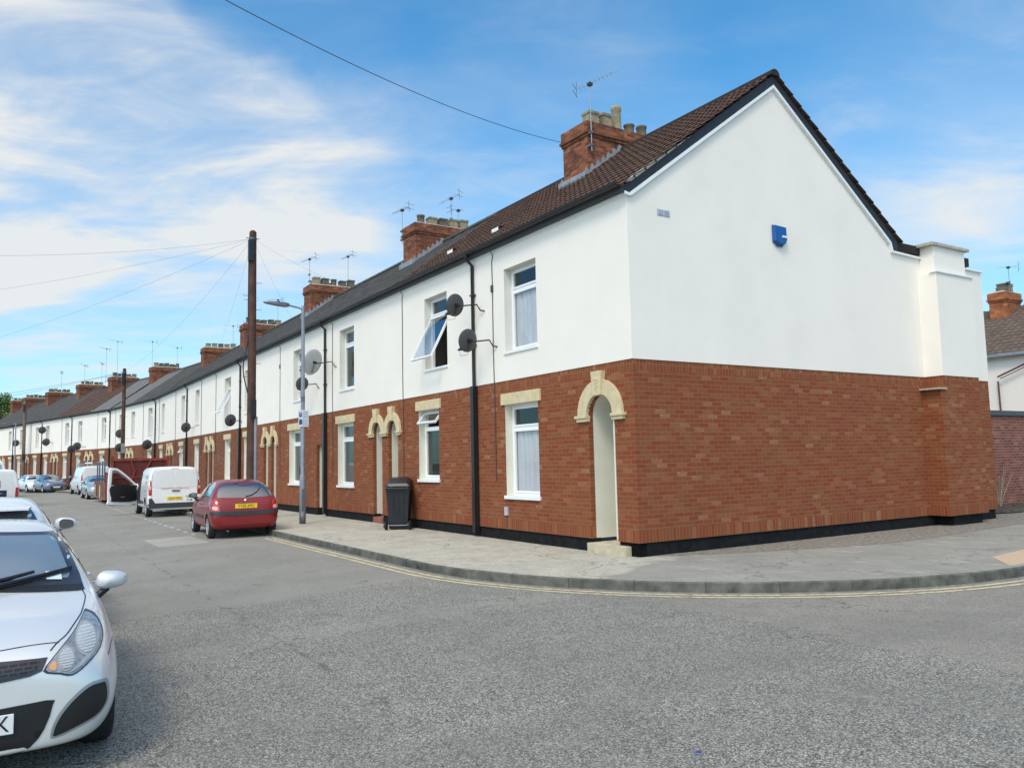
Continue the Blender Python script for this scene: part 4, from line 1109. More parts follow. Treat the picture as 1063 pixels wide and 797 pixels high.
# --- generic hatchback ----------------------------------------------------
def hatch(label,loc,rz,mat,L=4.0,W=1.72,H=1.45,fine=.08,style='alloy',rear_detail=True,front_detail=True,level=2,plate='',group='cars parked along the street'):
    root=thing('parked_car',label,'car',loc,rz,group)
    f=L/4.05; k=W/1.72; q=H/1.455; r=.31*q
    b=Body(root,hatch_st(L,W,H),mat,[(.80*f,r+.03,r,W/2-.30),(3.36*f,r+.03,r,W/2-.30)],level)
    glass_set(b,L,H,W,fine)
    for sg in (1,-1):
        for u in (.80*f,3.36*f): wheel(root,-u,sg*(W/2-.02),r,.19,sg,style,18)
        mirror(root,-1.50*f,sg*(W/2-.0),1.03*q,sg,mat)
        b.patch('headlight',[(sg*y*k,z*q) for y,z in [(.42,.66),(.62,.64),(.75,.76),(.74,.86),(.60,.82)]],'front',M['chrome'],step=fine)
        b.patch('tail_light',[(sg*y*k,z*q) for y,z in [(.56,.80),(.74,.80),(.76,.98),(.66,1.0),(.58,.92)]],'rear',M['redlens'],step=fine)
    b.patch('lower_grille',[(y*k,z*q) for y,z in [(-.42,.26),(.42,.26),(.46,.46),(-.46,.46)]],'front',M['ink'],step=fine)
    number_plate(b,root,'front',None,.42*q,False); number_plate(b,root,'rear',None,.60*q,True)
    g=MB()
    for sg in (1,-1):
        b.line([(-2.45*f,.26),(-2.45*f,.98*q)],'side',None,.01,sg=sg,g=g,smooth=0); b.line([(-1.36*f,.30),(-1.36*f,.95*q)],'side',None,.01,sg=sg,g=g,smooth=0)
    if g.v: g.build('panel_gap',M['ink'],b.o)
    return root,b
# white hatchback right behind the silver one, its tail towards us
r_,b_=hatch('white hatchback parked directly behind the near silver car, only its roof showing',(-4.25,-8.93,-.18),PI,M['whitecar'],L=4.05,H=1.49,fine=.06,level=3)
g=MB(); g.add([(-3.62,-.5,1.385),(-3.62,.5,1.385),(-3.80,.47,1.37),(-3.80,-.47,1.37),(-3.62,-.5,1.36),(-3.62,.5,1.36),(-3.80,.47,1.35),(-3.80,-.47,1.35)],[(0,1,2,3),(4,7,6,5),(0,3,7,4),(1,5,6,2),(2,6,7,3),(0,4,5,1)]); g.build('spoiler',M['whitecar'],r_)
for pz in ((-66.2,-4.9,-.14,PI-2.95,'bluegrey','blue grey hatchback facing up the street just before the panel van'),(-69.6,-5.75,-.14,.22,'whitecar','white hatchback, farthest parked car, beside the blue grey one')):
    pass
hatch('blue grey hatchback parked between the panel van and the farthest white hatchback',(-64.6,-4.75,-.13),.20,M['bluegrey'],L=3.9,fine=.12,level=2)
hatch('farthest parked white hatchback, facing the camera at the bend',(-68.3,-5.75,-.13),.22,M['whitecar'],L=3.9,fine=.12,level=2)
hatch('silver grey hatchback half hidden behind the red trailer posts',(-43.2,-3.45,-.13),.03,M['greysilver'],L=4.1,fine=.12,level=2)

# --- dark red hatchback, tail towards us -----------------------------------
def red_car():
    root=thing('parked_car','dark red three door hatchback parked at the kerb, tail to camera','car',(-14.02,-3.42,-.13),PI+R(-3.0),'cars parked along the street')
    L,W,H=3.80,1.64,1.42
    st=[]
    T=[(0.00,[(0,.26),(.36,.26),(.48,.28),(.56,.40),(.54,.50),(.48,.60),(.36,.65),(.20,.66),(0,.665)]),
       (.12,[(0,.19),(.52,.19),(.66,.23),(.72,.40),(.70,.54),(.62,.67),(.46,.74),(.28,.76),(0,.765)]),
       (.45,[(0,.17),(.62,.17),(.77,.22),(.81,.45),(.80,.64),(.73,.80),(.60,.85),(.34,.875),(0,.885)]),
       (.85,[(0,.17),(.62,.17),(.78,.22),(.82,.46),(.81,.68),(.76,.87),(.64,.92),(.38,.945),(0,.955)]),
       (1.10,[(0,.17),(.62,.17),(.78,.22),(.82,.46),(.81,.70),(.765,.91),(.66,.97),(.40,1.0),(0,1.01)]),
       (1.45,[(0,.17),(.62,.17),(.78,.22),(.82,.46),(.815,.72),(.765,.93),(.62,1.18),(.40,1.215),(0,1.225)]),
       (1.80,[(0,.17),(.62,.17),(.78,.22),(.82,.46),(.815,.73),(.765,.94),(.57,1.34),(.38,1.375),(0,1.385)]),
       (2.35,[(0,.17),(.62,.17),(.78,.22),(.82,.46),(.815,.74),(.77,.95),(.575,1.375),(.38,1.41),(0,1.42)]),
       (2.90,[(0,.17),(.62,.17),(.78,.22),(.82,.46),(.815,.75),(.77,.96),(.58,1.36),(.38,1.40),(0,1.41)]),
       (3.30,[(0,.18),(.62,.18),(.78,.23),(.82,.47),(.815,.76),(.775,.97),(.60,1.30),(.38,1.34),(0,1.355)]),
       (3.52,[(0,.20),(.62,.20),(.77,.25),(.81,.47),(.81,.76),(.77,.96),(.65,1.14),(.40,1.18),(0,1.19)]),
       (3.68,[(0,.22),(.60,.22),(.75,.27),(.80,.46),(.795,.74),(.755,.90),(.64,.95),(.38,.965),(0,.97)]),
       (3.78,[(0,.26),(.54,.26),(.68,.30),(.74,.44),(.72,.60),(.64,.76),(.52,.81),(.32,.82),(0,.825)]),
       (3.81,[(0,.34),(.40,.34),(.52,.36),(.58,.44),(.56,.52),(.50,.60),(.40,.64),(.26,.645),(0,.65)])]
    b=Body(root,T,M['redpaint'],[(.74,.315,.285,.52),(3.20,.315,.285,.52)],3)
    P_=lambda pts:[(-u,z) for u,z in pts]
    for sg in (1,-1):
        m=lambda pts:[(sg*y,z) for y,z in pts]
        b.patch('side_window',P_([(1.42,.955),(2.35,.965),(2.35,1.335),(1.95,1.31),(1.68,1.18)]),'side',M['carglass'],sg=sg,step=.05)
        b.patch('side_window',P_([(2.43,.97),(2.95,.99),(3.16,1.06),(3.14,1.20),(2.95,1.30),(2.43,1.34)]),'side',M['carglass'],sg=sg,step=.05,smooth=2)
        b.patch('rubbing_strip',P_([(1.36,.46),(2.62,.46),(2.62,.53),(1.36,.53)]),'side',M['greyplastic'],off=.012,sg=sg,step=.06)
        tl=b.patch('tail_light',m([(.60,.665),(.70,.655),(.785,.69),(.80,.80),(.77,.915),(.70,.955),(.665,.90),(.62,.80)]),'rear',M['redlens'],.006,step=.03,smooth=2)
        b.patch('reversing_lens',m([(.65,.70),(.74,.70),(.77,.74),(.75,.785),(.66,.775)]),'rear',M['amberpale'],.010,step=.03,smooth=2,parent=tl)
        for u in (.74,3.20): wheel(root,-u,sg*.80,.285,.175,sg,'cap',24,M['hubcap'])
        g=MB(); g.tube([(-2.20,sg*.825,.80),(-2.22,sg*.85,.805),(-2.36,sg*.85,.805),(-2.38,sg*.825,.80)],.013,6); g.build('door_handle',M['redpaint'],root)
        mirror(root,-1.46,sg*.80,1.0,sg,M['black'],scale=.85)
        b.patch('headlight',m([(.42,.60),(.60,.60),(.70,.70),(.66,.76),(.5,.72)]),'front',M['chrome'],step=.05)
    rw=b.patch('rear_window',[(-.635,.985),(0,.965),(.635,.985),(.645,1.05),(.60,1.17),(.525,1.305),(0,1.335),(-.525,1.305),(-.60,1.17),(-.645,1.05)],'rear',M['carglass'],.004,step=.05)
    # wiper
    w_=MB(); pts=[b.hit('rear',y,z,1,.02) for y,z in ((.0,.99),(-.16,1.02),(-.30,1.10),(-.40,1.20))]; w_.tube(pts,.009,6); w_.build('rear_wiper',M['black'],rw)
    bp=b.patch('bumper_strip',[(-.80,.575),(0,.560),(.80,.575),(.80,.665),(0,.652),(-.80,.665)],'rear',M['greyplastic'],.018,step=.05)
    b.patch('windscreen',[(-.62,1.0),(0,1.03),(.62,1.0),(.52,1.31),(0,1.345),(-.52,1.31)],'front',M['carglass'],step=.05)
    g=MB()
    for sg in (1,-1):
        b.line([(-2.66,.24),(-2.66,.62),(-2.52,.80),(-2.41,.96),(-2.40,1.33)],'side',None,.009,sg=sg,g=g)
        b.line([(-1.30,.26),(-1.34,.94)],'side',None,.009,sg=sg,g=g,smooth=0)
        b.line([(sg*.60,.60),(sg*.585,.70),(sg*.62,.86),(sg*.67,.97)],'rear',None,.008,g=g)
    b.line([(-.60,.602),(0,.59),(.60,.602)],'rear',None,.008,g=g)
    g.build('panel_gap',M['ink'],b.o)
    number_plate(b,root,'rear','YY05 JMO',.775,True)
    h=b.hit('rear',0,.905,1,.0); g=MB(); g.lathe([(0,-.015),(.03,-.012),(.038,0)],(h.x-.004,0,.905),'x',12); g.build('badge',M['chrome'],root)
    g=MB(); g.tube([(-3.60,.42,.19),(-3.80,.42,.19)],.022,8); g.build('exhaust',M['galvdark'],root)
    g=MB(); h=b.hit('top',-2.9,0,1,0); g.tube([h,h+Vector((-.12,0,.30))],.004,5); g.build('aerial',M['black'],root)
    g=MB(); h=[b.hit('rear',y,1.25,1,.004) for y in (-.1,.1)]; g.box(h[0].x-.0,h[0].x+.02,-.11,.11,1.285,1.30); g.build('brake_light',M['redlens'],root)
M['amberpale']=plain('clear_orange_lens',(.62,.40,.34),.2,coat=.5)
M['hubcap']=plain('grey_hub_cap',(.42,.43,.45),.4,metal=.2,var=.1)
red_car()

# --- vans -------------------------------------------------------------------
def van_st(L,W,H,nose=1.0,cowl=1.15,roof=1.9,hz=1.0,cz=1.12,taper=.90):
    w=W/2
    full=lambda u,zt,we=taper:(u,[(0,.24),(w*.78,.24),(w*.95,.30),(w,.55),(w*.995,.85),(w*.985,1.08),(w*we,zt-.10),(w*(we-.18),zt-.015),(0,zt)])
    T=[(0,[(0,.30),(w*.5,.30),(w*.66,.32),(w*.72,.48),(w*.70,.60),(w*.62,.72),(w*.5,.78),(w*.3,.80),(0,.80)]),
       (.14,[(0,.24),(w*.66,.24),(w*.84,.28),(w*.88,.48),(w*.86,.66),(w*.78,.82),(w*.62,.90),(w*.36,.92),(0,.93)]),
       (.5*nose,[(0,.24),(w*.74,.24),(w*.94,.30),(w*.98,.55),(w*.97,.80),(w*.90,.95),(w*.74,hz),(w*.42,hz+.03),(0,hz+.04)]),
       (cowl,[(0,.24),(w*.78,.24),(w*.95,.30),(w,.55),(w*.99,.85),(w*.94,1.04),(w*.82,cz),(w*.5,cz+.03),(0,cz+.04)]),
       ((cowl+roof)/2,[(0,.24),(w*.78,.24),(w*.95,.30),(w,.55),(w*.995,.85),(w*.97,1.08),(w*.86,(cz+H)/2-.03),(w*.6,(cz+H)/2+.03),(0,(cz+H)/2+.05)]),
       full(roof,H-.03),full(roof+.5,H),full((roof+L)/2+.2,H),full(L-.35,H-.005),full(L-.10,H-.02),
       (L-.03,[(0,.26),(w*.78,.26),(w*.95,.32),(w*.985,.55),(w*.98,.85),(w*.965,1.08),(w*(taper-.02),H-.13),(w*(taper-.20),H-.05),(0,H-.04)]),
       (L,[(0,.30),(w*.72,.30),(w*.88,.34),(w*.92,.55),(w*.915,.85),(w*.90,1.08),(w*(taper-.08),H-.20),(w*(taper-.26),H-.11),(0,H-.10)])]
    return T
def van(label,loc,rz,mat,L,W,H,detail=True,step=.08,style='cap',arch=(.85,3.3),**k):
    root=thing('parked_van',label,'van',loc,rz,'vans parked along the street'); r=.33
    b=Body(root,van_st(L,W,H,**k),mat,[(a,r+.04,r,W/2-.32) for a in arch],3 if detail else 2)
    for sg in (1,-1):
        for a in arch: wheel(root,-a,sg*(W/2-.03),r,.2,sg,style,20,M['hubcap'])
    return root,b
def small_van():
    L,W,H=4.38,1.80,1.80
    root,b=van('small white van with lettering and its driver door open','',0,M['white_metal'],L,W,H,arch=(.95,3.68),step=.06) if False else van('small white van parked half way along with its driver door wide open',(-25.5,-3.30,-.13),PI-R(1.0),M['white_metal'],L,W,H,arch=(.95,3.68),cowl=1.2,roof=2.0)
    w=W/2
    P_=lambda pts:[(-u,z) for u,z in pts]
    for sg in (1,-1):
        m=lambda pts:[(sg*y,z) for y,z in pts]
        tl=b.patch('tail_light',m([(.765,.78),(.865,.78),(.875,1.28),(.83,1.34),(.775,1.25)]),'rear',M['redlens'],.008,step=.04)
        b.patch('reversing_lens',m([(.785,.98),(.86,.98),(.86,1.10),(.785,1.10)]),'rear',M['amberpale'],.012,step=.04,parent=tl)
        b.patch('bumper_corner',m([(.66,.34),(.80,.34),(.85,.45),(.86,.66),(.76,.68),(.66,.52)]),'rear',M['greyplastic'],.012,step=.05)
        b.patch('door_pressing',m([(.06,1.06),(.72,1.06),(.74,1.3),(.70,1.58),(.60,1.63),(.06,1.64)]),'rear',M['white_panel'],.006,step=.06,smooth=2)
        b.patch('side_moulding',P_([(1.5,.45),(3.2,.45),(3.2,.56),(1.5,.56)]),'side',M['greyplastic'],.01,sg=sg,step=.1)
        mirror(root,-1.55,sg*.90,1.12,sg,M['black'],scale=1.15) if sg<0 else None
        b.patch('headlight',m([(.48,.72),(.74,.70),(.78,.86),(.62,.90)]),'front',M['chrome'],step=.08)
    b.patch('windscreen',[(-.72,1.16),(.72,1.16),(.66,1.62),(-.66,1.62)],'front',M['carglass'],step=.1)
    b.patch('side_window',P_([(1.55,1.10),(2.4,1.10),(2.4,1.60),(2.08,1.60)]),'side',M['carglass'],sg=-1,step=.08)
    # open doorway: dark cab with a seat, seen on the driver side
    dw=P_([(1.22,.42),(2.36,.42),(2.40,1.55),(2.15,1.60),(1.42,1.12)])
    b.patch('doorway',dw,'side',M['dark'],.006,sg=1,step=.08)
    b.patch('rear_bumper',[(-.86,.32),(.86,.32),(.87,.44),(.84,.50),(-.84,.50),(-.87,.44)],'rear',M['greyplastic'],.03,step=.06)
    b.patch('high_brake_light',[(-.12,1.70),(.12,1.70),(.12,1.715),(-.12,1.715)],'rear',M['redlens'],.008,step=.05)
    g=MB(); b.line([(-.28,.52),(-.28,1.70)],'rear',None,.012,g=g,smooth=0)
    for sg in (1,-1): b.line([(sg*.75,.52),(sg*.76,1.3),(sg*.72,1.62),(sg*.6,1.71)],'rear',None,.01,g=g)
    b.line([(-3.3,.5),(-3.3,1.7)],'side',None,.01,sg=1,g=g,smooth=0)
    g.build('panel_gap',M['galvdark'],b.o)
    g=MB(); h=b.hit('rear',.0,.92,1,0); g.box(h.x-.03,h.x+.02,-.16,.10,.905,.945); g.build('door_handle',M['black'],root)
    number_plate(b,root,'rear','LX13 YXG',.66,True)
    hx=h.x-.012
    # lettering: an orange line across both doors, phone lines lower right, small lettering on the side
    text('quality building services and repairs',.072,M['orangeink'],root,'orange_lettering',face(hx-.004,.02,1.16,'-x')) if False else None
    text('heating plumbing drainage services',.066,M['orangeink'],root,'orange_lettering',face(hx-.004,.0,1.02,'-x'))
    h2=b.hit('rear',-.5,.68,1,.004)
    text('Tel: 01',.10,M['ink'],root,'phone_lettering',face(h2.x-.004,-.50,.70,'-x')); text('0148',.10,M['ink'],root,'phone_lettering',face(h2.x-.004,-.50,.58,'-x'))
    for (xx,zz,sz,mt) in ((-3.75,1.42,.20,'blueink'),(-3.75,1.24,.12,'orangeink'),(-3.72,.92,.09,'blueink'),(-3.72,.80,.08,'orangeink')):
        hh=b.hit('side',xx,zz,1,.012)
        text({.20:'AC',.12:'works',.09:'01482',.08:'repairs'}[sz],sz,M[mt],root,'side_lettering',face(xx,hh.y,zz,'+y'))
    # driver door, hinged at the front edge and opened wide towards the road
    hx_,hy_=-1.18,.87
    ang=R(66)
    def D(u,z,d=0):   # u from the hinge rearwards along the door, d thickness inward
        x=hx_-u*math.cos(ang)-d*math.sin(ang); y=hy_+u*math.sin(ang)-d*math.cos(ang)
        return (x,y,z)
    outer=[(0,.42),(1.12,.42),(1.17,.58),(1.18,1.18),(1.13,1.74),(1.0,1.78),(.80,1.73),(.45,1.47),(.10,1.16),(.0,1.11)]
    inner_=[(.14,1.13),(1.08,1.13),(1.05,1.69),(.93,1.71),(.80,1.665),(.48,1.43)]
    g=MB()
    so_=smooth_poly(outer,3)
    g.sheet(so_,[inner_],lambda a,c:D(a,c,0)); g.sheet(so_,[inner_],lambda a,c:D(a,c,.07))
    nn=len(so_); g.add([D(a,c,0) for a,c in so_]+[D(a,c,.07) for a,c in so_],[(i,(i+1)%nn,nn+(i+1)%nn,nn+i) for i in range(nn)])
    nn=len(inner_); g.add([D(a,c,0) for a,c in inner_]+[D(a,c,.07) for a,c in inner_],[(i,(i+1)%nn,nn+(i+1)%nn,nn+i) for i in range(nn)])
    do=g.build('driver_door',M['white_metal'],root)
    for dd in (-.008,.078):
        pass
    ip=smooth_poly([(.10,.52),(1.0,.52),(1.06,.64),(1.08,1.11),(.14,1.11),(.08,.98)],3)
    s1=-1
    g=MB(); n2=len(ip)
    for side,d0,d1 in ((0,.07,.10),):
        g.add([D(a,c,d0) for a,c in ip]+[D(a,c,d1) for a,c in ip],[tuple(range(n2,2*n2))]+[(i,(i+1)%n2,n2+(i+1)%n2,n2+i) for i in range(n2)])
    g.build('door_card',M['ink'],do)
    g=MB(); g.add([D(a,c,.03) for a,c in inner_],[tuple(range(len(inner_)))]); g.build('door_glass',M['glassdark'],do)
    g=MB(); g.add([D(.55,.66,.105),D(.72,.66,.105),D(.72,.70,.105),D(.55,.70,.105)],[(0,1,2,3)]); g.build('door_lever',M['chrome'],do)
M['white_panel']=plain('white_pressed_panel',(.72,.73,.73),.33,coat=.5,var=.03)
M['glassdark']=glass_mat('door_glass',.45,.10)
small_van()

def panel_van():
    L,W,H=5.0,2.0,2.02
    root,b=van('white panel van with roof rack parked beyond the red trailer',(-58.9,-3.35,-.13),PI+R(5),M['white_cool'],L,W,H,arch=(.95,3.9),cowl=1.2,roof=2.1,cz=1.25,taper=.88)
    for sg in (1,-1):
        m=lambda pts:[(sg*y,z) for y,z in pts]
        b.patch('tail_light',m([(.86,.85),(.96,.85),(.93,1.65),(.86,1.65)]),'rear',M['redlens'],.01,step=.1)
        b.patch('bumper_corner',m([(.75,.32),(.93,.32),(.96,.80),(.80,.62)]),'rear',M['greyplastic'],.012,step=.1)
        b.patch('door_pressing',m([(.06,1.15),(.78,1.15),(.74,1.75),(.06,1.78)]),'rear',M['white_panel'],.006,step=.12)
        mirror(root,-1.6,sg*1.0,1.25,sg,M['black'],scale=1.3)
    b.patch('side_window',[(-1.5,1.25),(-2.3,1.25),(-2.3,1.75),(-2.0,1.75)],'side',M['carglass'],sg=1,step=.1)
    b.patch('side_window',[(-1.5,1.25),(-2.3,1.25),(-2.3,1.75),(-2.0,1.75)],'side',M['carglass'],sg=-1,step=.1)
    b.patch('rear_bumper',[(-.92,.32),(.92,.32),(.93,.52),(-.93,.52)],'rear',M['greyplastic'],.04,step=.1)
    number_plate(b,root,'rear',None,.80,True)
    g=MB()
    for sg in (-1,1): g.box(-4.6,-2.2,sg*.72-.02,sg*.72+.02,H+.12,H+.16)
    for i in range(5): x=-2.3-i*.55; g.box(x-.02,x+.02,-.80,.80,H+.075,H+.119); g.box(x-.019,x+.019,-.80,-.76,H-.10,H+.074); g.box(x-.019,x+.019,.76,.80,H-.10,H+.074)
    g.build('roof_rack',M['alu'],root)
    g=MB(); g.tube([(-4.4,.2,H+.20),(-2.0,.2,H+.20)],.05,8); g.build('pipe_tube',M['upvc'],root)
panel_van()
def left_vans():
    root,b=van('white panel van with a dark box behind it at the left edge of view',(-43.6,-8.78,-.24),PI,M['white_metal'],5.0,1.95,1.98,arch=(.95,3.9),cowl=1.2,roof=2.1,cz=1.25,taper=.84)
    for sg in (1,-1):
        m=lambda pts:[(sg*y,z) for y,z in pts]
        b.patch('tail_light',m([(.78,.55),(.93,.55),(.93,1.02),(.80,1.05)]),'rear',M['redlens'],.01,step=.08)
        b.patch('door_pressing',m([(.05,.6),(.74,.6),(.72,1.2),(.66,1.75),(.05,1.78)]),'rear',M['white_panel'],.006,step=.1)
    b.patch('rear_bumper',[(-.9,.32),(.9,.32),(.9,.5),(-.9,.5)],'rear',M['greyplastic'],.04,step=.1)
    root,b=van('tall white van with a large rear window at the far left edge',(-63.5,-9.25,-.24),PI,M['white_metal'],5.6,2.1,2.65,arch=(1.,4.4),cowl=1.3,roof=2.2,cz=1.4,taper=.84)
    b.patch('rear_window',[(-.75,1.5),(.75,1.5),(.70,2.35),(-.70,2.35)],'rear',M['windscreen'],.01,step=.12)
left_vans()

# ---------------------------------------------------------------- street furniture
def lamp_post(x,y,H,label,sign=False,rz=0):
    root=thing('street_lamp',label,'street lamp',(x,y,0),rz,'street lamps along the pavement')
    g=MB(); g.lathe([(.085,-.1),(.085,1.25),(.078,1.30),(.058,1.36),(.056,3.2),(.046,H-.05),(.046,H+.02),(0,H+.03)],n=16); g.build('post',M['galv'],root)
    g=MB(); g.box(.070,.091,-.045,.045,.35,.95); g.lathe([(0,.0),(.088,0),(.088,.30),(.0,.31)],n=16); g.build('base_door',M['galvdark'],root)
    g=MB(); g.tube([(0,0,H-.12),(0,-.10,H-.06),(0,-.45,H+.0)],.027,8); ar=g.build('arm',M['galv'],root)
    g=MB(); v=[]
    for y0,w_,z0,z1 in ((-.40,.06,-.045,.035),(-.50,.11,-.055,.05),(-.75,.13,-.03,.055),(-1.02,.10,.0,.05),(-1.10,.05,.02,.045)):
        v+= [(-w_,y0,H+z0),(w_,y0,H+z0),(w_*.8,y0,H+z1),(-w_*.8,y0,H+z1)]
    g.add(v,[(i*4+j,i*4+(j+1)%4,i*4+4+(j+1)%4,i*4+4+j) for i in range(4) for j in range(4)]+[(3,2,1,0),(16,17,18,19)])
    hd=g.build('lamp_head',M['galvdark'],ar)
    g=MB(); g.lathe([(.03,H+.05),(.03,H+.09),(0,H+.095)],(0,-.68,0),n=10); g.build('photocell',M['greyplastic'],hd)
    if sign:
        g=MB(); g.box(.06,.066,-.145,.145,2.66,3.12); sg_=g.build('parking_sign',M['signwhite'],root,bevel=.002)
        X0=.0665; g=MB(); g.box(X0,X0+.001,-.125,-.045,2.93,3.05); g.box(X0,X0+.001,-.125,-.035,2.72,2.86); g.build('sign_symbol',M['signblue'],sg_)
        text('P',.09,M['signwhite'],sg_,'sign_symbol',face(X0+.0015,-.085,2.99,'+x'))
        rl=random.Random(4)
        for i,zz in enumerate((3.07,3.02,2.97,2.92,2.86,2.81,2.76,2.71)):
            g=MB(); y=-.02
            while y<.12: w_=rl.uniform(.015,.04); g.box(X0,X0+.001,y,min(y+w_,.13),zz-.008,zz+.008); y+=w_+.010
            g.build('sign_text',M['ink'],sg_)
        for zz in (2.75,3.03):
            g=MB(); g.tube([(0,-.062,zz),(.058,-.062,zz)],.008,6); g.lathe([(.060,-.012),(.060,.012)],(0,0,zz),n=14); g.box(.05,.062,-.06,.06,zz-.008,zz+.008); g.build('clip',M['galvdark'],sg_)
        g=MB(); g.lathe([(.0585,3.35),(.0585,3.5)],n=14); g.build('number_band',M['galvdark'],root)
lamp_post(-12.0,-1.65,6.05,'grey street lamp with a parking sign on its post',True)
lamp_post(-78.2,-7.5,6.05,'distant grey street lamp by the third telegraph pole, at the left edge',False,R(12))

M['polewood']=plain('dark_stained_pole',(.075,.035,.024),.85,var=.4,scale=4,bump=.3)
M['polewood2']=plain('grey_weathered_pole',(.15,.115,.09),.9,var=.3,scale=4,bump=.3)
def pole(x,y,H,label,mat,near=False,lean=0,r0=.15):
    root=thing('telegraph_pole',label,'telegraph pole',(x,y,0),0,'telegraph poles along the terrace')
    root.rotation_euler=(0,R(lean),0)
    g=MB(); g.tube([(0,0,-.3),(0,0,H*.4),(0,0,H-.25),(0,0,H)],[r0,r0*.88,r0*.74,r0*.72],14); g.lathe([(r0*.72,H),(r0*.4,H+.05),(0,H+.06)],n=14)
    g.build('pole',mat,root)
    g=MB(); g.box(.02,.16,-.16,.0,H-.95,H-.28); g.build('junction_box',M['black'],root,bevel=.015)
    g=MB(); g.lathe([(r0*.80,H-.24),(r0*.80,H-.19)],n=14); g.tube([(-.22,0,H-.2),(.22,0,H-.2)],.012,6); g.tube([(0,-.2,H-.2),(0,.2,H-.2)],.012,6); g.build('ring_bracket',M['galvdark'],root)
    z=H-1.6; k=0
    while z>(H-4.6):
        g=MB(); s_=-1 if k%2 else 1; g.tube([(0,s_*.08,z),(0,s_*.26,z),(0,s_*.27,z+.04)],.009,5); g.build('step_iron',M['galv'],root); z-=.42 if near else .7; k+=1
    if near:
        g=MB(); g.box(.05,.20,-.06,.10,3.05,3.62); g.build('cable_box',M['black'],root,bevel=.01)
        g=MB(); g.tube([(.12,.10,-.1),(.12,.10,3.1)],.055,8); g.build('steel_cable_guard',M['galv'],root)
        g=MB(); pts=[]
        for i in range(14):
            t=i/13; pts.append((.02-.0*t,-.13-.16*math.sin(PI*t)**2+.05*t,5.6-2.1*t))
        pts.append((.10,-.02,3.4)); g.tube(pts,.018,6); g.build('cable_loop',M['black'],root)
        g=MB(); g.tube([(.0,-.12,H-.9),(.0,-.125,5.6)],.016,6); g.build('cable_loop',M['black'],root)
    else:
        g=MB(); g.box(.05,.2,-.1,.1,2.6,3.2); g.build('junction_box',M['galv'] if near is False else M['black'],root)
    return root
pole(-15.0,-2.28,8.86,'tall dark brown telegraph pole nearest the camera, behind the red car',M['polewood'],True)
pole(-46.0,-2.2,7.9,'dark brown telegraph pole further along, rising behind the small white van',M['polewood'],False,r0=.14)
pole(-78.2,-6.82,8.1,'weathered greyish telegraph pole farthest away at the left edge',M['polewood2'],None,r0=.17)

def wire(a,b,sag,r=.010,name='overhead_wire',label=None,n=24,grp='overhead wires from poles to houses'):
    a,b=Vector(a),Vector(b); pts=[]
    for i in range(n+1):
        t=i/n; p=a.lerp(b,t); p.z-=4*sag*t*(1-t); pts.append(p)
    g=MB(); g.tube(pts,r,5); o=g.build(name,M['wire'],None); return tag(o,label,'wire',grp)
T1=(-15.0,-2.28,8.66)
wire((-5.35,2.63,9.31),(2.0,-11.2,7.75),.55,.0065,label='long black overhead wire crossing the sky to the nearest chimney')
for b_,s_,lb in (((-24.6,-.2,6.1),.15,'thin wire from the near telegraph pole to the eaves behind the red car'),
                 ((-10.2,-.2,6.1),.15,'thin wire from the near telegraph pole to the eaves beside the twin arches'),
                 ((-16.9,-.2,6.1),.10,'thin wire from the near telegraph pole straight down to the eaves behind'),
                 ((-31.,-.2,6.1),.25,'thin wire from the near telegraph pole to the eaves above the small van')):
    wire(T1,b_,s_,.0022,label=lb)
for b_,s_,lb in (((-22,-11.5,7.1),.2,'thin wire from the near telegraph pole dropping left across the street, upper'),
                 ((-31,-11.5,6.4),.35,'thin wire from the near telegraph pole dropping left across the street, lower'),
                 ((-46,-2.2,7.75),.5,'heavier wire between the near and second telegraph poles'),
                 ((-12,-11.5,6.4),.25,'thin wire from the near telegraph pole dropping steeply left'),):
    wire(T1,b_,s_,.0028,label=lb)
T2=(-46,-2.2,7.7)
for b_,s_,lb in (((-58,-13.5,6.2),.15,'thin wire from the second telegraph pole running left, upper'),((-66,-15.,6.2),.2,'thin wire from the second telegraph pole running left, lower'),((-78.2,-6.8,7.9),.5,'wire between the second and third telegraph poles')):
    wire(T2,b_,s_,.008,label=lb)

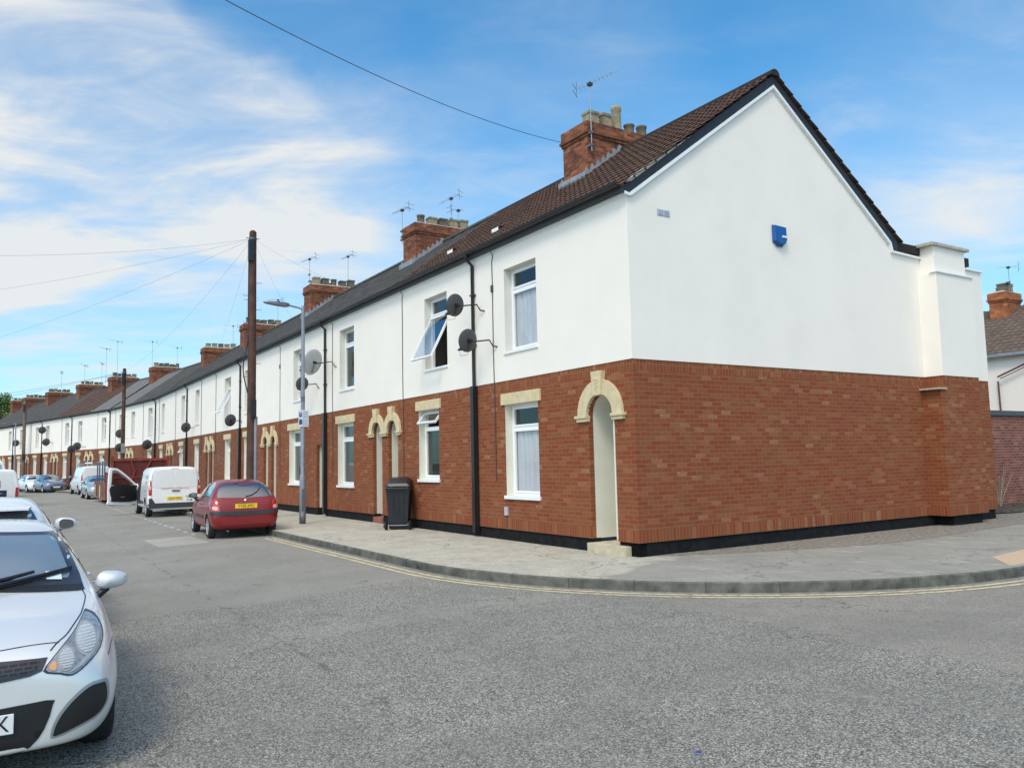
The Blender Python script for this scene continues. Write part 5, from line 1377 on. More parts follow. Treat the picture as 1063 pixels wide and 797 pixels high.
# ---- wheelie bins
def bin_(x,y,rz,label,mat,z=0,sc=1.,near=True):
    root=thing('wheelie_bin',label,'bin',(x,y,z),rz); s_=sc
    def fr_(w,d0,d1,zz): return [(-w*s_,d0*s_,zz*s_),(w*s_,d0*s_,zz*s_),(w*s_,d1*s_,zz*s_),(-w*s_,d1*s_,zz*s_)]
    # local: +y = back (handle, wheels), -y = front
    g=MB(); lv=[fr_(.215,-.24,.20,.02),fr_(.22,-.25,.24,.16),fr_(.265,-.33,.31,.88),fr_(.275,-.345,.325,.885),fr_(.275,-.345,.325,.96),fr_(.26,-.33,.31,.965),fr_(.25,-.31,.29,.90)]
    v=[p for l in lv for p in l]; g.add(v,[(i*4+j,i*4+(j+1)%4,i*4+4+(j+1)%4,i*4+4+j) for i in range(len(lv)-1) for j in range(4)]+[(3,2,1,0),(24,25,26,27)])
    bd=g.build('bin_body',mat,root,bevel=.012*s_)
    for xx in (-.12,.0,.12):
        g=MB(); g.add([((xx-.02)*s_,.232*s_,.18*s_),((xx+.02)*s_,.232*s_,.18*s_),((xx+.03)*s_,.318*s_,.86*s_),((xx-.03)*s_,.318*s_,.86*s_),((xx-.02)*s_,.252*s_,.18*s_),((xx+.02)*s_,.252*s_,.18*s_),((xx+.03)*s_,.328*s_,.86*s_),((xx-.03)*s_,.328*s_,.86*s_)],[(4,5,6,7),(0,1,5,4),(2,3,7,6),(1,2,6,5),(3,0,4,7)]); g.build('rib',mat,bd)
    # lid, propped a little open by its load
    tl=R(9) if near else 0; g=MB(); a=[]
    for yy,zz,w_ in ((.36,.0,.27),(.33,.05,.27),(.10,.115,.25),(-.20,.10,.255),(-.37,.03,.275),(-.375,-.01,.28)):
        for q in (-1,-.75,.75,1): a.append((q*w_*s_,(.36+(yy-.36)*math.cos(tl)+zz*0)*s_,(.975+zz*(1 if abs(q)<1 else .15)-(yy-.36)*math.sin(tl))*s_))
    g.add(a,[(i*4+j,i*4+j+1,i*4+4+j+1,i*4+4+j) for i in range(5) for j in range(3)]); ld=g.build('lid',mat,root)
    m_=ld.modifiers.new('t','SOLIDIFY'); m_.thickness=.022*s_
    for sg in (-1,1):
        g=MB(); g.box(sg*.10*s_-.02,sg*.10*s_+.02,.33*s_,.40*s_,.93*s_,.965*s_); g.box(sg*.24*s_-.02,sg*.24*s_+.02,.33*s_,.40*s_,.93*s_,.965*s_); g.build('hinge',mat,bd)
        wheel(root,sg*.0,0,.10*s_,.05*s_,1,'cap',16,M['greyplastic'])
        w_=root.children[-1]; w_.rotation_euler=(0,0,PI/2); w_.location=((.245 if sg>0 else -.295)*s_,.245*s_,0)
    g=MB(); g.tube([(-.26*s_,.40*s_,.945*s_),(.26*s_,.40*s_,.945*s_)],.015*s_,8); g.build('handle',mat,bd)
    g=MB(); g.tube([(-.29*s_,.245*s_,.10*s_),(.29*s_,.245*s_,.10*s_)],.011*s_,8); g.build('axle',M['galv'],root)
    if near:
        g=MB(); rr=random.Random(3); vs=[]
        g.lathe([(0,0),(.16,.02),(.23,.07),(.22,.13),(.12,.17),(0,.18)],(0.02,-.02,.88),n=12); o=g.build('rubbish_bag',M['bagplastic'],root)
        for v in o.data.vertices: v.co+=Vector((rr.uniform(-.02,.02),rr.uniform(-.02,.02),rr.uniform(-.015,.015)))
    return root
M['bagplastic']=plain('shiny_black_bag',(.03,.032,.04),.18,var=.3)
bin_(-8.32,-.42,R(-122),'black wheelie bin on the pavement below the twin arches, back to camera',M['binblack'],0,1.06)
bin_(-75.6,-6.85,R(-100),'small dark wheelie bin beside the farthest telegraph pole',M['binblack'],0,1.0,near=False)
root=thing('recycling_box','grey green plastic recycling box on the pavement by the farthest telegraph pole','box',(-74.4,-6.95,0),R(12))
g=MB(); g.add([(-.22,-.3,0),(.22,-.3,0),(.22,.3,0),(-.22,.3,0),(-.27,-.36,.42),(.27,-.36,.42),(.27,.36,.42),(-.27,.36,.42),(-.25,-.34,.42),(.25,-.34,.42),(.25,.34,.42),(-.25,.34,.42),(-.2,-.28,.04),(.2,-.28,.04),(.2,.28,.04),(-.2,.28,.04)],[(3,2,1,0),(0,1,5,4),(1,2,6,5),(2,3,7,6),(3,0,4,7),(4,5,9,8),(5,6,10,9),(6,7,11,10),(7,4,8,11),(8,9,13,12),(9,10,14,13),(10,11,15,14),(11,8,12,15),(12,13,14,15)]); g.build('box_body',M['greenbox'],root)
g=MB(); g.box(-.28,.28,-.37,-.33,.40,.44); g.box(-.28,.28,.33,.37,.40,.44); g.build('rim',M['greyplastic'],root)

# ---- satellite dishes
def dish(x,y,z,r,mat,label,n=(-.96,-.16,.22),mount=(.42,.44,-.06),arm='black'):
    root=thing('satellite_dish',label,'satellite dish',(x,y,z),0,'satellite dishes on the house fronts')
    d=Vector(n).normalized(); q=d.to_track_quat('Z','Y').to_matrix()
    def tr(p): return tuple(q@Vector(p))
    # bowl opening towards +Z of q
    prof=[]
    for i in range(7): t=i/6; prof.append((r*t,.16*r*(t*t)))
    prof2=[(a,b-.008) for a,b in prof[::-1]]
    g=MB(); g.lathe(prof+[(r*1.015,.16*r)]+prof2,n=28); g.v=[tr((a,b*1.04,c)) for a,b,c in g.v]; di=g.build('reflector',mat,root)
    # feed arm towards lower front
    upv=Vector((0,0,1)); dn=(-upv+d*upv.dot(d)).normalized()
    base=dn*r*.75; tip=d*(r*1.25)+dn*(r*.95)
    g=MB(); g.tube([dn*r*.2-d*.03,base-d*.02,tip],.012,6); ar=g.build('feed_arm',M[arm],root)
    g=MB(); g.tube([tip-d*.02+dn*-.02,tip-d*.10-dn*.03],.035,10); g.tube([tip-dn*.0,tip+d*.05],.02,8); g.build('receiver',M['black'],ar)
    g=MB(); wx,wy,wz=mount; m0=Vector((wx,-y,wz))
    g.tube([-d*.0,-d*.10],.045,10)
    g.tube([-d*.08,-d*.10+Vector((.12,.05,-.02)),Vector((wx*.75,-y-.16,wz*.2)),Vector((wx*.85,-y-.10,wz-.08)),Vector((wx,-y-.02,wz-.10))],.016,8)
    g.box(wx-.05,wx+.05,-y-.022,-y-.001,wz-.18,wz-.02); g.build('wall_bracket',M[arm],root)
    g=MB(); g.tube([tip,tip+Vector((.03,0,-.13)),base+Vector((.0,0,-.12)),-d*.06+Vector((.05,0,-.08))],.004,4); g.build('cable',M['black'],root)
dish(-5.12,-.50,4.97,.235,M['dish'],'upper dark mesh dish next to the nearest upstairs open window')
dish(-4.62,-.48,4.13,.235,M['dish'],'lower dark mesh dish mounted over the nearest black downpipe',n=(-.96,-.12,.20))
dish(-14.35,-.55,4.78,.39,M['dishlight'],'large pale grey dish beside the downpipe behind the lamp',n=(-.86,-.42,.3),mount=(.75,.5,-.1))
dish(-15.6,-.5,4.22,.22,M['dish'],'dark dish half hidden by the lamp post, below the pale dish')
k=0
for x,y,z,lb in ((-25.2,-.5,3.55,'dark dish low on the white wall left of the near telegraph pole'),(-34.9,-.5,3.70,'dark dish on the white wall above the small white van'),(-46.6,-.7,3.12,'dark dish low on the wall right of the second telegraph pole'),
   (-54.9,-1.35,4.17,'upper dark dish just left of the second telegraph pole'),(-54.95,-1.36,3.15,'lower dark dish just left of the second telegraph pole'),(-65.1,-3.75,3.3,'lower left dark dish of the touching pair above the panel van'),(-63.8,-3.45,3.5,'upper right dark dish of the touching pair above the panel van'),
   (-73.1,-5.55,5.2,'dark dish high under the eaves right of the farthest pole'),(-71.9,-5.27,4.1,'dark dish half way up the wall right of the farthest pole'),(-81.3,-7.4,4.3,'farthest small dark dish at the left edge of the row')):
    # wall distance at that x
    yw=-y if x>-47 else .5
    dish(x,y,z,.25 if x>-40 else .31,M['dish'],lb,n=(-.94,-.22,.22),mount=(.35,.45,-.05)) if True else None
    k+=1

# ---- television aerials on the stacks
def aerial(x,y,z0,z1,ang,L_,label,kind='yagi',tilt=.12,z_dish=False):
    root=thing('tv_aerial',label,'aerial',(x,y,z0),0,'television aerials on the chimneys')
    h=z1-z0; g=MB(); g.tube([(0,0,0),(0,0,h)],.012,6); g.build('mast',M['alu'],root)
    c,s_=math.cos(ang),math.sin(ang); D_=lambda t,u,v:(t*c-u*s_,t*s_+u*c,h-.06+v+t*tilt)
    g=MB(); g.tube([D_(-.35,0,0),D_(L_-.35,0,0)],.007,5); bo=g.build('boom',M['alu'],root)
    g=MB(); n=9 if kind=='yagi' else 4
    for i in range(n):
        t=-.25+(L_-.15)*i/n; w_=.17-.008*i
        g.tube([D_(t,-w_,0),D_(t,w_,0)],.004,4) if kind=='yagi' else g.tube([D_(t,0,-w_*.5),D_(t,0,w_*.5)],.004,4)
    g.build('elements',M['alu'],bo)
    g=MB(); g.tube([D_(-.33,-.02,-.2),D_(-.33,.02,.2)],.006,4); g.tube([D_(-.37,-.2,.08),D_(-.37,.2,.08)],.006,4); g.tube([D_(-.37,-.2,-.08),D_(-.37,.2,-.08)],.006,4); g.box(-.05,.05,-.05,.05,h-.12,h-.05); g.build('reflector',M['greyplastic'],bo)
    g=MB()
    for zz in (.12,.42): g.box(-.12,.035,-.03,.03,zz,zz+.06)
    g.build('lashing_bracket',M['galvdark'],root)
    return root
aerial(-4.29,2.72,8.75,10.45,R(38),1.0,'slender aerial on a tall mast at the nearest chimney',tilt=.28)
aerial(-14.55,2.6,9.0,10.25,R(200), .85,'double boomed aerial on the front corner of the second chimney',tilt=-.1)
aerial(-14.0,4.2,9.5,10.75,R(210), .85,'single boom aerial on the back of the second chimney',tilt=-.25)
aerial(-13.95,4.45,9.2,10.35,R(100),.6,'short bare mast aerial at the rear right of the second chimney',kind='log')
aerial(-24.6,2.7,9.6,10.82,R(215), .85,'aerial at the front of the third chimney',tilt=-.2)
aerial(-24.6,4.5,9.5,11.15,R(200), .85,'taller aerial at the back of the third chimney',tilt=-.15)
k=0
for x,y,z1,lb in ((-35.6,3.0,11.0,'aerial on the chimney left of the near telegraph pole'),(-36,4.6,11.2,'rear aerial on the chimney left of the near telegraph pole'),(-46.6,4.6,11.3,'aerial on the chimney midway between the two nearest poles'),(-58.3,1.2,11.6,'tall aerial on the chimney behind the second telegraph pole'),
      (-58.1,3.0,11.2,'short aerial on the chimney behind the second telegraph pole'),(-66.2,-.4,12.6,'very tall thin aerial mast left of the second telegraph pole'),(-66.8,-1.2,12.0,'thin aerial mast next to the very tall one'),(-74.8,-2.2,11.4,'aerial on the chimney above the far pair of dishes'),(-74.4,-.8,11.6,'rear aerial on the chimney above the far pair of dishes'),(-83.6,-3.6,11.6,'farthest aerial, on the chimney by the trees')):
    aerial(x,y,9.0,z1,R(200+17*k),1.1,lb,kind='yagi',tilt=.1); k+=1
# small white dish on the third stack
dish(-25.3,2.3,9.75,.20,M['dishlight'],'tiny white dish on the front of the third chimney',n=(-.6,-.7,.35),mount=(.25,.0,.0)) if False else None

# ---- alarm box, meter box
root=thing('alarm_box','blue alarm box high on the white gable','alarm',(.012,3.6,5.60),0)
g=MB(); pr=[(0,0.0),(.30,0.0),(.36,.07),(.36,.36),(0,.40)]; 
g.add([(0,0,.04),(0,.09,0),(0,.30,0),(0,.36,.08),(0,.36,.37),(0,0,.38),(.07,.02,.07),(.085,.11,.03),(.085,.28,.03),(.07,.34,.10),(.06,.345,.355),(.06,.015,.365)],
      [(0,1,7,6),(1,2,8,7),(2,3,9,8),(3,4,10,9),(4,5,11,10),(5,0,6,11),(6,7,8,9,10,11)]); g.build('cover',M['bluebox'],root,bevel=.006)
g=MB(); g.box(.068,.088,.20,.345,.135,.175); g.build('maker_label',M['plate_w'],root)
g=MB(); g.box(.001,.02,.09,.27,-.03,.002); g.build('back_plate',M['bluebox'],root)
root=thing('meter_box','small white box low on the brick wall left of the arched door','meter box',(-3.98,0,.50),0)
g=MB(); g.box(-.055,.055,-.05,-.001,0,.17); g.build('cover',M['vent'],root,bevel=.006)
g=MB(); g.tube([(0,-.02,0),(0,-.02,-.2),(.03,-.005,-.3)],.010,5); g.build('conduit',M['wire'],root)
root=thing('alarm_bell','small dark box on the white wall left of the second telegraph pole','alarm',(-26.7,-.02,3.35),0)
g=MB(); g.box(-.06,.06,-.06,0,0,.16); g.build('cover',M['black'],root,bevel=.01)
g=MB(); g.box(-.02,.02,-.065,-.06,.05,.09); g.build('front_label',M['greyplastic'],root)

# ---- red steel trailer
root=thing('flatbed_trailer','rusty red trailer with tall end frame and brown side boards beyond the small van','trailer',(-33.0,-3.0,-.13),R(-.5))
g=MB(); g.box(-8.4,0,-1.15,1.25,.50,.58)
for yy in (-1.0,1.05): g.box(-8.3,-.05,yy-.06,yy+.06,.34,.499)
g.build('deck',M['rust'],root)
g=MB(); g.box(-8.3,-2.2,-1.20,-1.155,.25,1.08); 
for i in range(9): x=-8.2+i*.72; g.box(x,x+.06,-1.235,-1.201,.25,1.12)
g.box(-8.35,-2.2,-1.24,-1.20,.20,.30); g.build('side_board',M['wood'],root)
g=MB(); g.box(-8.3,-2.3,1.25,1.29,.55,1.08); g.build('side_board',M['wood'],root)
g=MB(); g.box(-2.15,-.05,-1.21,-1.16,.22,1.55); g.box(-2.2,-2.1,-1.245,-1.15,.2,1.6); g.build('side_panel',M['rust'],root)
g=MB()
for x in (-8.1,-6.9,-5.3,-4.1):
    g=MB(); g.tube([(x,-1.10,.5),(x,-1.10,2.10)],.035,8); g.build('steel_post',M['bluesteel'],root)
g=MB(); g.tube([(-8.3,-1.10,2.13),(-4.0,-1.10,2.13)],.03,8); g.tube([(-8.3,-1.10,1.98),(-4.0,-1.10,1.98)],.02,8); g.tube([(-8.3,1.1,2.13),(-4.0,1.1,2.13)],.03,8); g.build('top_rail',M['galv'],root)
for x in (-7.4,-4.8):
    g=MB(); g.box(x-.1,x+.1,-1.26,-1.245,.28,.9); g.build('pale_strap',M['cream'],root)
g=MB()
g.box(-.05,.05,-1.22,-1.10,.2,2.35); g.box(-.05,.05,1.25,1.37,.2,2.35); g.box(-.06,.06,-1.22,1.45,2.12,2.24); g.box(-.04,.04,-1.1,1.25,1.30,1.36)
ef=g.build('end_frame',M['rust'],root)
g=MB(); g.box(-.03,.0,-1.1,1.25,.60,2.12); g.build('end_panel',M['rustdark'] if 'rustdark' in M else plain('dark_rusty_panel',(.10,.015,.012),.8,var=.4,scale=4),ef)
for y0,y1 in ((-.35,-.15),(.55,.30)):
    g=MB(); g.tube([(.045,y0,2.12),(.045,y1,1.62),(.045,y0-.15,.62)],.035,6); g.build('brace',M['rust'],ef)
for x in (-6.3,-5.4):
    for sg in (-1,1): wheel(root,x,sg*.98,.27,.2,sg,'cap',16,M['galvdark'])
g=MB(); g.box(-7.2,-4.6,-1.10,-.85,.55,.60); g.build('mudguard',M['galvdark'],root)

# ---- person by the left van
def skin_mesh(name,joints,edges,mat,parent,sub=2):
    me=bpy.data.meshes.new(name); me.from_pydata([j[0] for j in joints],edges,[]); me.materials.append(mat)
    o=bpy.data.objects.new(name,me); C.objects.link(o); o.modifiers.new('k','SKIN')
    for i,j in enumerate(joints):
        r=j[1]; o.data.skin_vertices[0].data[i].radius=r if isinstance(r,tuple) else (r,r)
    o.data.skin_vertices[0].data[0].use_root=True
    s=o.modifiers.new('s','SUBSURF'); s.levels=sub; s.render_levels=sub
    dg=bpy.context.evaluated_depsgraph_get(); nm=bpy.data.meshes.new_from_object(o.evaluated_get(dg),depsgraph=dg)
    o.modifiers.clear(); o.data=nm; bpy.data.meshes.remove(me)
    for p in nm.polygons: p.use_smooth=True
    o.parent=parent; return o
root=thing('person','person in an orange t-shirt and navy trousers standing behind the left van','person',(-37.3,-8.93,-.24),R(180))
J=[((0,0,.95),(.13,.11)),((0,0,1.15),(.13,.10)),((0,0,1.38),(.16,.10)),((0,0,1.48),(.07,.06)),((.01,0,1.56),.055),((.03,0,1.68),(.085,.095)),((.01,0,1.78),.06),
   ((0,.18,1.42),.06),((0,.27,1.18),.042),((.12,.24,.98),.032),((.17,.22,.93),.03),
   ((0,-.18,1.42),.06),((0,-.27,1.18),.042),((.12,-.24,.98),.032),((.17,-.22,.93),.03),
   ((0,.10,.86),.085),((.02,.11,.48),.055),((0,.11,.08),.038),((.12,.12,.035),.035),
   ((0,-.10,.86),.085),((.02,-.11,.48),.055),((0,-.11,.08),.038),((.12,-.12,.035),.035)]
Ed=[(0,1),(1,2),(2,3),(3,4),(4,5),(5,6),(2,7),(7,8),(8,9),(9,10),(2,11),(11,12),(12,13),(13,14),(0,15),(15,16),(16,17),(17,18),(0,19),(19,20),(20,21),(21,22)]
bo=skin_mesh('body',J,Ed,M['skin'],root)
skin_mesh('t_shirt',[((0,0,.98),(.165,.14)),((0,0,1.18),(.16,.13)),((0,0,1.38),(.19,.125)),((0,0,1.46),(.10,.085)),((0,.19,1.43),.085),((0,.25,1.26),.075),((0,-.19,1.43),.085),((0,-.25,1.26),.075)],[(0,1),(1,2),(2,3),(2,4),(4,5),(2,6),(6,7)],M['orangecloth'],root)
skin_mesh('trousers',[((0,0,.96),(.15,.13)),((0,.10,.85),.11),((.02,.11,.48),.08),((0,.11,.12),.07),((0,-.10,.85),.11),((.02,-.11,.48),.08),((0,-.11,.12),.07)],[(0,1),(1,2),(2,3),(0,4),(4,5),(5,6)],M['navycloth'],root)
g=MB(); g.lathe([(0,1.84),(.07,1.825),(.10,1.77),(.105,1.70),(.09,1.66)],(-.0,0,0),n=14); g.build('hair',M['hair'],root)
for nm,pts in (('hand',1),('hand',-1)):
    for f in range(5):
        y0=.22*pts+(f-2)*.016; a=(.17,y0,.93); L_=(.05,.075,.08,.075,.06)[f]
        skin_mesh('finger',[(a,.011),((a[0]+L_*.5,y0+(f-2)*.004,.915),.009),((a[0]+L_*.8,y0+(f-2)*.005,.89),.008)],[(0,1),(1,2)],M['skin'],bo,1)
# dark tool chest next to the person
root=thing('tool_chest','dark navy tool chest standing behind the left van beside the person','tool chest',(-37.6,-8.62,-.24),R(180))
g=MB(); g.box(-.22,.22,-.24,.24,.08,.62); g.build('chest_body',M['navycloth'],root,bevel=.02)
g=MB(); g.box(-.235,.235,-.255,.255,.62,.92); g.build('chest_lid',M['navycloth'],root,bevel=.03)
for zz in (.30,.75):
    g=MB(); g.box(-.25,-.235,-.06,.06,zz,zz+.05); g.build('latch',M['galv'],root)
for sg in (-1,1):
    g=MB(); g.lathe([(0,-.02),(.08,-.02),(.08,.02),(0,.02)],(0,sg*.26,.08),'y',12); g.build('wheel',M['rubber'],root)

# ---- garden wall and the house behind on the right
root=thing('garden_wall','weathered brick garden wall with a dark grey coping on the right','wall',(-1.6,11.0,0),0)
n=NT('garden_wall_brick'); 
g=MB(); g.box(-.22,0,.15,9.0,-.2,2.55); gw_=g.build('brick_wall',M['garden_brick'],root)
g=MB(); 
y=.12
while y<9: g.box(-.28,.06,y,min(y+.595,9.05),2.55,2.68); y+=.6
g.build('coping',M['coping'] if 'coping' in M else plain('dark_blue_grey_coping',(.065,.08,.09),.7,var=.2),root)
root=thing('house_behind','white rendered house with brown tiles and an orange chimney behind the garden wall','house',(-1.9,20.0,0),0)
g=MB(); g.box(-16,0,0,8,0,4.80); g.build('render_wall',M['render'],root)
rb=MB()
SLb=.52
for sgn,(ya,yb) in ((1,(-.22,4.0)),(-1,(8.2,4.0))):
    L_=math.hypot(4.2,4.2*SLb); n_=int(L_/.30)
    for j in range(n_):
        t0,t1=j/n_,(j+1)/n_+.008
        y0,y1=ya+(yb-ya)*t0,ya+(yb-ya)*t1; z0,z1=4.82+4.2*SLb*t0,4.82+4.2*SLb*t1
        nx=200; vs=[]
        for yy,zz,dz in ((y0,z0,-.0),(y0,z0,.05),(y1,z1,.012)):
            for i in range(nx+1):
                x=-16+16.1*i/nx; vs.append((x,yy,zz+dz+(.03*max(0,math.cos(2*PI*i/3.0)) if dz else 0)))
        N_=nx+1; fs=[]
        for i in range(nx): fs+=[(i,i+1,N_+i+1,N_+i),(N_+i,N_+i+1,2*N_+i+1,2*N_+i)]
        rb.add(vs,[f if sgn>0 else f[::-1] for f in fs])
ro_=rb.build('roof',M['tile_back'],root)
chimney(root,-3.65,True,seed=12,flash=False,mat='orange_brick',w=.62,ya=3.0,yb=4.1,base=6.0,top=7.55)
g=MB(); g.box(-16,.05,-.27,-.15,4.74,4.84); g.box(-16,.0,-.15,.0,4.74,4.76); g.build('gutter',M['lead'],root)
g=MB(); g.tube([(-2.26,-.2,4.06),(-1.0,-.2,4.55)],.03,8); g.tube([(-2.2,-.15,4.0),(-.95,-.15,4.48)],.015,6); g.tube([(-2.30,-.1,3.92),(-2.28,-.1,2.4)],.03,8); g.build('waste_pipe',plain('brown_pipe',(.12,.04,.04),.5),root)
aerial(-5.35,23.6,7.5,8.6,R(215),.7,'aerial on the orange brick chimney at the right edge',tilt=.05)

# ---- trees beyond the end of the street
M['leafA']=plain('leaf_green',(.075,.135,.022),.7,var=.35,scale=1.5); M['leafB']=plain('leaf_light_green',(.13,.20,.035),.7,var=.3,scale=1.5); M['bark']=plain('bark',(.06,.045,.035),.9)
def tree(x,y,H,Rr,seed,label):
    rnd=random.Random(seed); root=thing('tree',label,'tree',(x,y,-.2),0,'trees beyond the end of the terrace')
    g=MB(); g.tube([(0,0,0),(.1,0,H*.25),(0,.1,H*.5),(.1,.0,H*.8)],[.32,.26,.18,.06],8)
    cl=[]
    for i in range(22):
        a=rnd.uniform(0,2*PI); t=rnd.uniform(.25,1)**.6; zz=rnd.uniform(.32,.93); rr=Rr*t*math.sin(PI*min(.97,max(.12,(zz-.18)/.82)))**.6
        p=Vector((rr*math.cos(a),rr*math.sin(a),H*zz)); cl.append((p,rnd.uniform(.9,1.7)))
        if i%2==0: g.tube([(0,0,H*max(.2,zz-.25)),p*.6+Vector((0,0,H*zz*.35)),p],[.10,.06,.02],5)
    g.build('trunk',M['bark'],root)
    g=MB()
    for p,r in cl:
        for k in range(230):
            d=Vector((rnd.gauss(0,1),rnd.gauss(0,1),rnd.gauss(0,1))).normalized()*r*rnd.uniform(.45,1.12); d.z*=.75
            c=p+d; n_=Vector((rnd.gauss(0,1),rnd.gauss(0,1),rnd.gauss(.6,1))).normalized(); a=n_.orthogonal().normalized()*rnd.uniform(.12,.24); b=n_.cross(a).normalized()*rnd.uniform(.09,.16)
            g.add([c-a,c+b,c+a,c-b],[(0,1,2,3)],1 if rnd.random()<.4 else 0)
    g.build('crown',[M['leafA'],M['leafB']],root)
tree(-150,-9.0,15.0,5.6,1,'nearest round topped green tree above the roofs at the left edge')
tree(-160,-6.6,14.8,4.6,5,'slightly lower green tree to the right of the first, above the roofs')
tree(-163,-17,15.0,5.0,8,'green tree behind the others, cut by the left picture edge')

# ---- weeds by the garden wall, and small litter
def stalks(x,y,z,n,h,seed,label):
    rnd=random.Random(seed); root=thing('weed',label,'weed',(x,y,z)); 
    for i in range(n):
        a=rnd.uniform(0,2*PI); L_=h*rnd.uniform(.5,1); t=rnd.uniform(.1,.45); g=MB()
        pts=[(0,0,0),(t*.4*L_*math.cos(a),t*.4*L_*math.sin(a),L_*.5),(t*L_*math.cos(a),t*L_*math.sin(a),L_)]
        g.tube(pts,[.007,.006,.003],4); g.build('stem',M['deadstem'],root)
    g=MB()
    for i in range(n*9):
        a=rnd.uniform(0,2*PI); rr=rnd.uniform(0,.3)*h; zz=rnd.uniform(0,.8)*h; c=Vector((rr*math.cos(a)*zz/h,rr*math.sin(a)*zz/h,zz)); u=Vector((rnd.gauss(0,1),rnd.gauss(0,1),rnd.gauss(0,1))).normalized()*.03; v=u.orthogonal().normalized()*.014
        g.add([c-u,c-v,c+u,c+v],[(0,1,2,3)])
    g.build('leaves',M['dryleaf'],root)
M['deadstem']=plain('dead_stem',(.40,.36,.27),.9); M['dryleaf']=plain('dusty_leaf',(.12,.13,.07),.9)
stalks(-1.25,13.6,.05,7,1.1,3,'tall dry weed stalks against the garden wall')
stalks(-1.30,12.4,.05,4,.6,9,'short dry weed beside the white house corner')
stalks(-2.05,-2.93,-.12,5,.09,4,'tiny weed growing out of the kerb joint')
root=thing('bottle_cap','tiny blue bottle cap lying on the road in the foreground','bottle cap',(6.45,-5.20,road_z(-5.2)+.003))
g=MB(); g.lathe([(0,.012),(.013,.012),(.016,.009),(.016,0)],n=14); g.build('cap_top',M['bluecap'] if 'bluecap' in M else plain('blue_cap',(.03,.04,.30),.4),root)
g=MB(); g.lathe([(.0165,.002),(.0165,.004)],n=14); g.build('cap_ring',M['plate_w'],root)
CX,CY,CROT=2.2,6.9,-1.05
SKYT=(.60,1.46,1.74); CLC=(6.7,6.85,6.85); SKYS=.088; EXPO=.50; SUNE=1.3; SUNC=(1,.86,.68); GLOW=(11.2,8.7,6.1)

# ---------------------------------------------------------------- camera, light, sky
cam=bpy.data.cameras.new('camera'); co=bpy.data.objects.new('camera',cam); C.objects.link(co); scene.camera=co
yaw,pitch,roll=-1.0052,.0943,-.022
cyw,syw=math.cos(yaw),math.sin(yaw)
fw=Vector((syw*math.cos(pitch),cyw*math.cos(pitch),math.sin(pitch))); rt=Vector((cyw,-syw,0)); up=rt.cross(fw)
c_,s_=math.cos(roll),math.sin(roll); r2=c_*rt+s_*up; u2=-s_*rt+c_*up
co.matrix_world=Matrix(((r2.x,u2.x,-fw.x,10.0913),(r2.y,u2.y,-fw.y,-8.7616),(r2.z,u2.z,-fw.z,1.6),(0,0,0,1)))
cam.sensor_width=36; cam.lens=839.6/1063*36; cam.clip_end=3000; cam.clip_start=.05

SUN_DIR=Vector((.45,-.60,.93)).normalized()     # towards the sun
sl=bpy.data.lights.new('sun','SUN'); sl.energy=SUNE; sl.angle=R(15); sl.color=SUNC
so=bpy.data.objects.new('sun',sl); C.objects.link(so); so.rotation_euler=SUN_DIR.to_track_quat('Z','Y').to_euler(); so.location=(0,-20,30)
w=bpy.data.worlds.new('World'); scene.world=w; w.use_nodes=True; t=w.node_tree; t.nodes.clear()
def N(tp,**k):
    n=t.nodes.new(tp)
    for a,b in k.items(): setattr(n,a,b)
    return n
L=t.links.new
out=N('ShaderNodeOutputWorld'); bg=N('ShaderNodeBackground'); L(bg.outputs[0],out.inputs[0])
sky=N('ShaderNodeTexSky',sky_type='NISHITA'); sky.sun_disc=False; sky.sun_elevation=math.asin(SUN_DIR.z); sky.sun_rotation=math.atan2(SUN_DIR.x,SUN_DIR.y)
sky.air_density=1.; sky.dust_density=.6; sky.ozone_density=2.
geo=N('ShaderNodeTexCoord'); sep=N('ShaderNodeSeparateXYZ'); L(geo.outputs['Generated'],sep.inputs[0])
def MA(op,a,b=None,c=None,clamp=False):
    n=N('ShaderNodeMath',operation=op); n.use_clamp=clamp
    for i,x in enumerate((a,b,c)):
        if x is None: continue
        if isinstance(x,(int,float)): n.inputs[i].default_value=x
        else: L(x,n.inputs[i])
    return n.outputs[0]
# project direction on a cloud plane, stretched along the street
zc=MA('MAXIMUM',MA('ADD',sep.outputs[2],.10),.03)
u=MA('DIVIDE',sep.outputs[0],zc); v=MA('DIVIDE',sep.outputs[1],zc)
def cvec(a,b,dx,dy,rot=0.):
    c=N('ShaderNodeCombineXYZ')
    uu=MA('ADD',MA('MULTIPLY',u,math.cos(rot)),MA('MULTIPLY',v,-math.sin(rot))); vv=MA('ADD',MA('MULTIPLY',u,math.sin(rot)),MA('MULTIPLY',v,math.cos(rot)))
    L(MA('ADD',MA('MULTIPLY',uu,a),dx),c.inputs[0]); L(MA('ADD',MA('MULTIPLY',vv,b),dy),c.inputs[1]); return c.outputs[0]
def noise(vec,scale,detail,rough,dist=0):
    n=N('ShaderNodeTexNoise'); n.inputs['Scale'].default_value=scale; n.inputs['Detail'].default_value=detail; n.inputs['Roughness'].default_value=rough; n.inputs['Distortion'].default_value=dist
    L(vec,n.inputs['Vector']); return n.outputs['Fac']
def ramp(f,a,b):
    r=N('ShaderNodeMapRange'); r.inputs[1].default_value=a; r.inputs[2].default_value=b; r.interpolation_type='SMOOTHSTEP'; L(f,r.inputs[0]); return r.outputs[0]
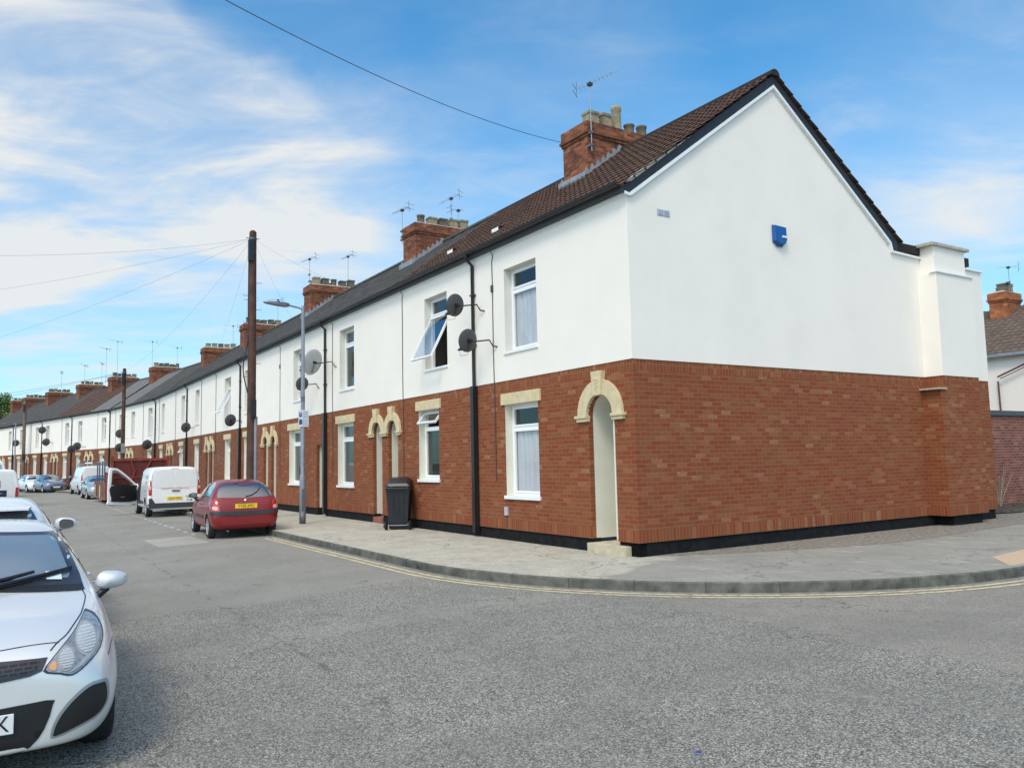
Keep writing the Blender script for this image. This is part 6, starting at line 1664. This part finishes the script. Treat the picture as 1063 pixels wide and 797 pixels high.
CLOUDS=[(-0.929, 0.023, 0.37, 7, 1.5), (-0.926, 0.094, 0.365, 6, 1.6), (-0.921, 0.161, 0.355, 6, 1.6), (-0.915, 0.227, 0.334, 5, 1.5), (-0.898, 0.295, 0.327, 5, 1.0), (-0.97, -0.006, 0.242, 5, 1.2), (-0.974, 0.047, 0.224, 6, 0.3), (-0.959, 0.149, 0.241, 7, 0.22), (-0.881, 0.065, 0.469, 3.5, 1.4), (-0.878, 0.018, 0.478, 5, 0.6), (-0.829, 0.461, 0.316, 7, 0.28), (-0.862, 0.376, 0.341, 5, 0.2), (-0.989, 0.05, 0.143, 8, 0.28), (-0.954, 0.244, 0.173, 8, 0.22), (-0.89, 0.363, 0.277, 6, 0.25), (-0.622, 0.729, 0.286, 7, 0.12), (-0.499, 0.818, 0.287, 7, 0.26), (-0.414, 0.868, 0.274, 6, 0.28), (-0.415, 0.816, 0.402, 7, 0.26), (-0.378, 0.853, 0.36, 5, 0.2), (-0.487, 0.846, 0.218, 5, 0.2), (-0.728, 0.509, 0.459, 6, 0.1), (-0.695, 0.593, 0.407, 5, 0.15), (-0.854, 0.258, 0.451, 6, 0.15), (-0.493, 0.742, 0.455, 5, 0.08)]
nrm=N('ShaderNodeVectorMath',operation='NORMALIZE'); L(geo.outputs['Generated'],nrm.inputs[0])
acc=None
for dx,dy,dz,r_,w_ in CLOUDS:
    dp=N('ShaderNodeVectorMath',operation='DOT_PRODUCT'); L(nrm.outputs[0],dp.inputs[0]); dp.inputs[1].default_value=(dx,dy,dz)
    q=MA('MULTIPLY',ramp(dp.outputs['Value'],math.cos(R(r_*1.55)),1.0005),w_)
    acc=q if acc is None else MA('ADD',acc,q)
acc=MA('MINIMUM',acc,1.5)
n1=noise(cvec(.75,1.1,CX,CY,CROT),1.15,10,.58,.45); n2=noise(cvec(1.3,2.2,5.3,7.7,CROT),1.3,9,.58,.6)
tex=MA('ADD',MA('MULTIPLY',ramp(n1,.38,.64),.95),MA('MULTIPLY',ramp(n2,.38,.72),.55))
cl=MA("MULTIPLY",acc,MA("ADD",MA("MULTIPLY",tex,.58),.20))
cl=MA('ADD',cl,MA('MULTIPLY',ramp(n1,.55,.8),.08))
cl=MA('ADD',cl,MA('MULTIPLY',ramp(n2,.44,.80),.16))
hor=ramp(sep.outputs[2],.46,.02)
cl=MA('ADD',cl,MA("MULTIPLY",hor,.30),clamp=True)
cl=MA('MULTIPLY',cl,.95)
mx=N('ShaderNodeMix',data_type='RGBA'); L(cl,mx.inputs[0])
tint=N('ShaderNodeMix',data_type='RGBA',blend_type='MULTIPLY'); tint.inputs[0].default_value=1; L(sky.outputs[0],tint.inputs[6]); tint.inputs[7].default_value=(*SKYT,1)
L(tint.outputs[2],mx.inputs[6]); mx.inputs[7].default_value=(*CLC,1)
# unseen glow added around the sun, behind the photographer, to soften and warm shadows
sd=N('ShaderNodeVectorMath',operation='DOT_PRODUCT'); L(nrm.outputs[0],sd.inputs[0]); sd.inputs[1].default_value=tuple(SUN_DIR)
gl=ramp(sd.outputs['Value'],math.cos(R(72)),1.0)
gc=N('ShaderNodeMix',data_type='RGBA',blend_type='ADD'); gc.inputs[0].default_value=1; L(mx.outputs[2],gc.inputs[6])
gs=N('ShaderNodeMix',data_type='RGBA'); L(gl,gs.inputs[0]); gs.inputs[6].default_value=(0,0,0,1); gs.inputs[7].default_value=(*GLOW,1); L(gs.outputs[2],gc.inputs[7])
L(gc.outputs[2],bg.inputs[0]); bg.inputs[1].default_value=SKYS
scene.view_settings.view_transform='Standard'; scene.view_settings.look='None'; scene.view_settings.gamma=1; scene.view_settings.use_curve_mapping=False
scene.view_settings.exposure=EXPO
scene.cycles.max_bounces=6
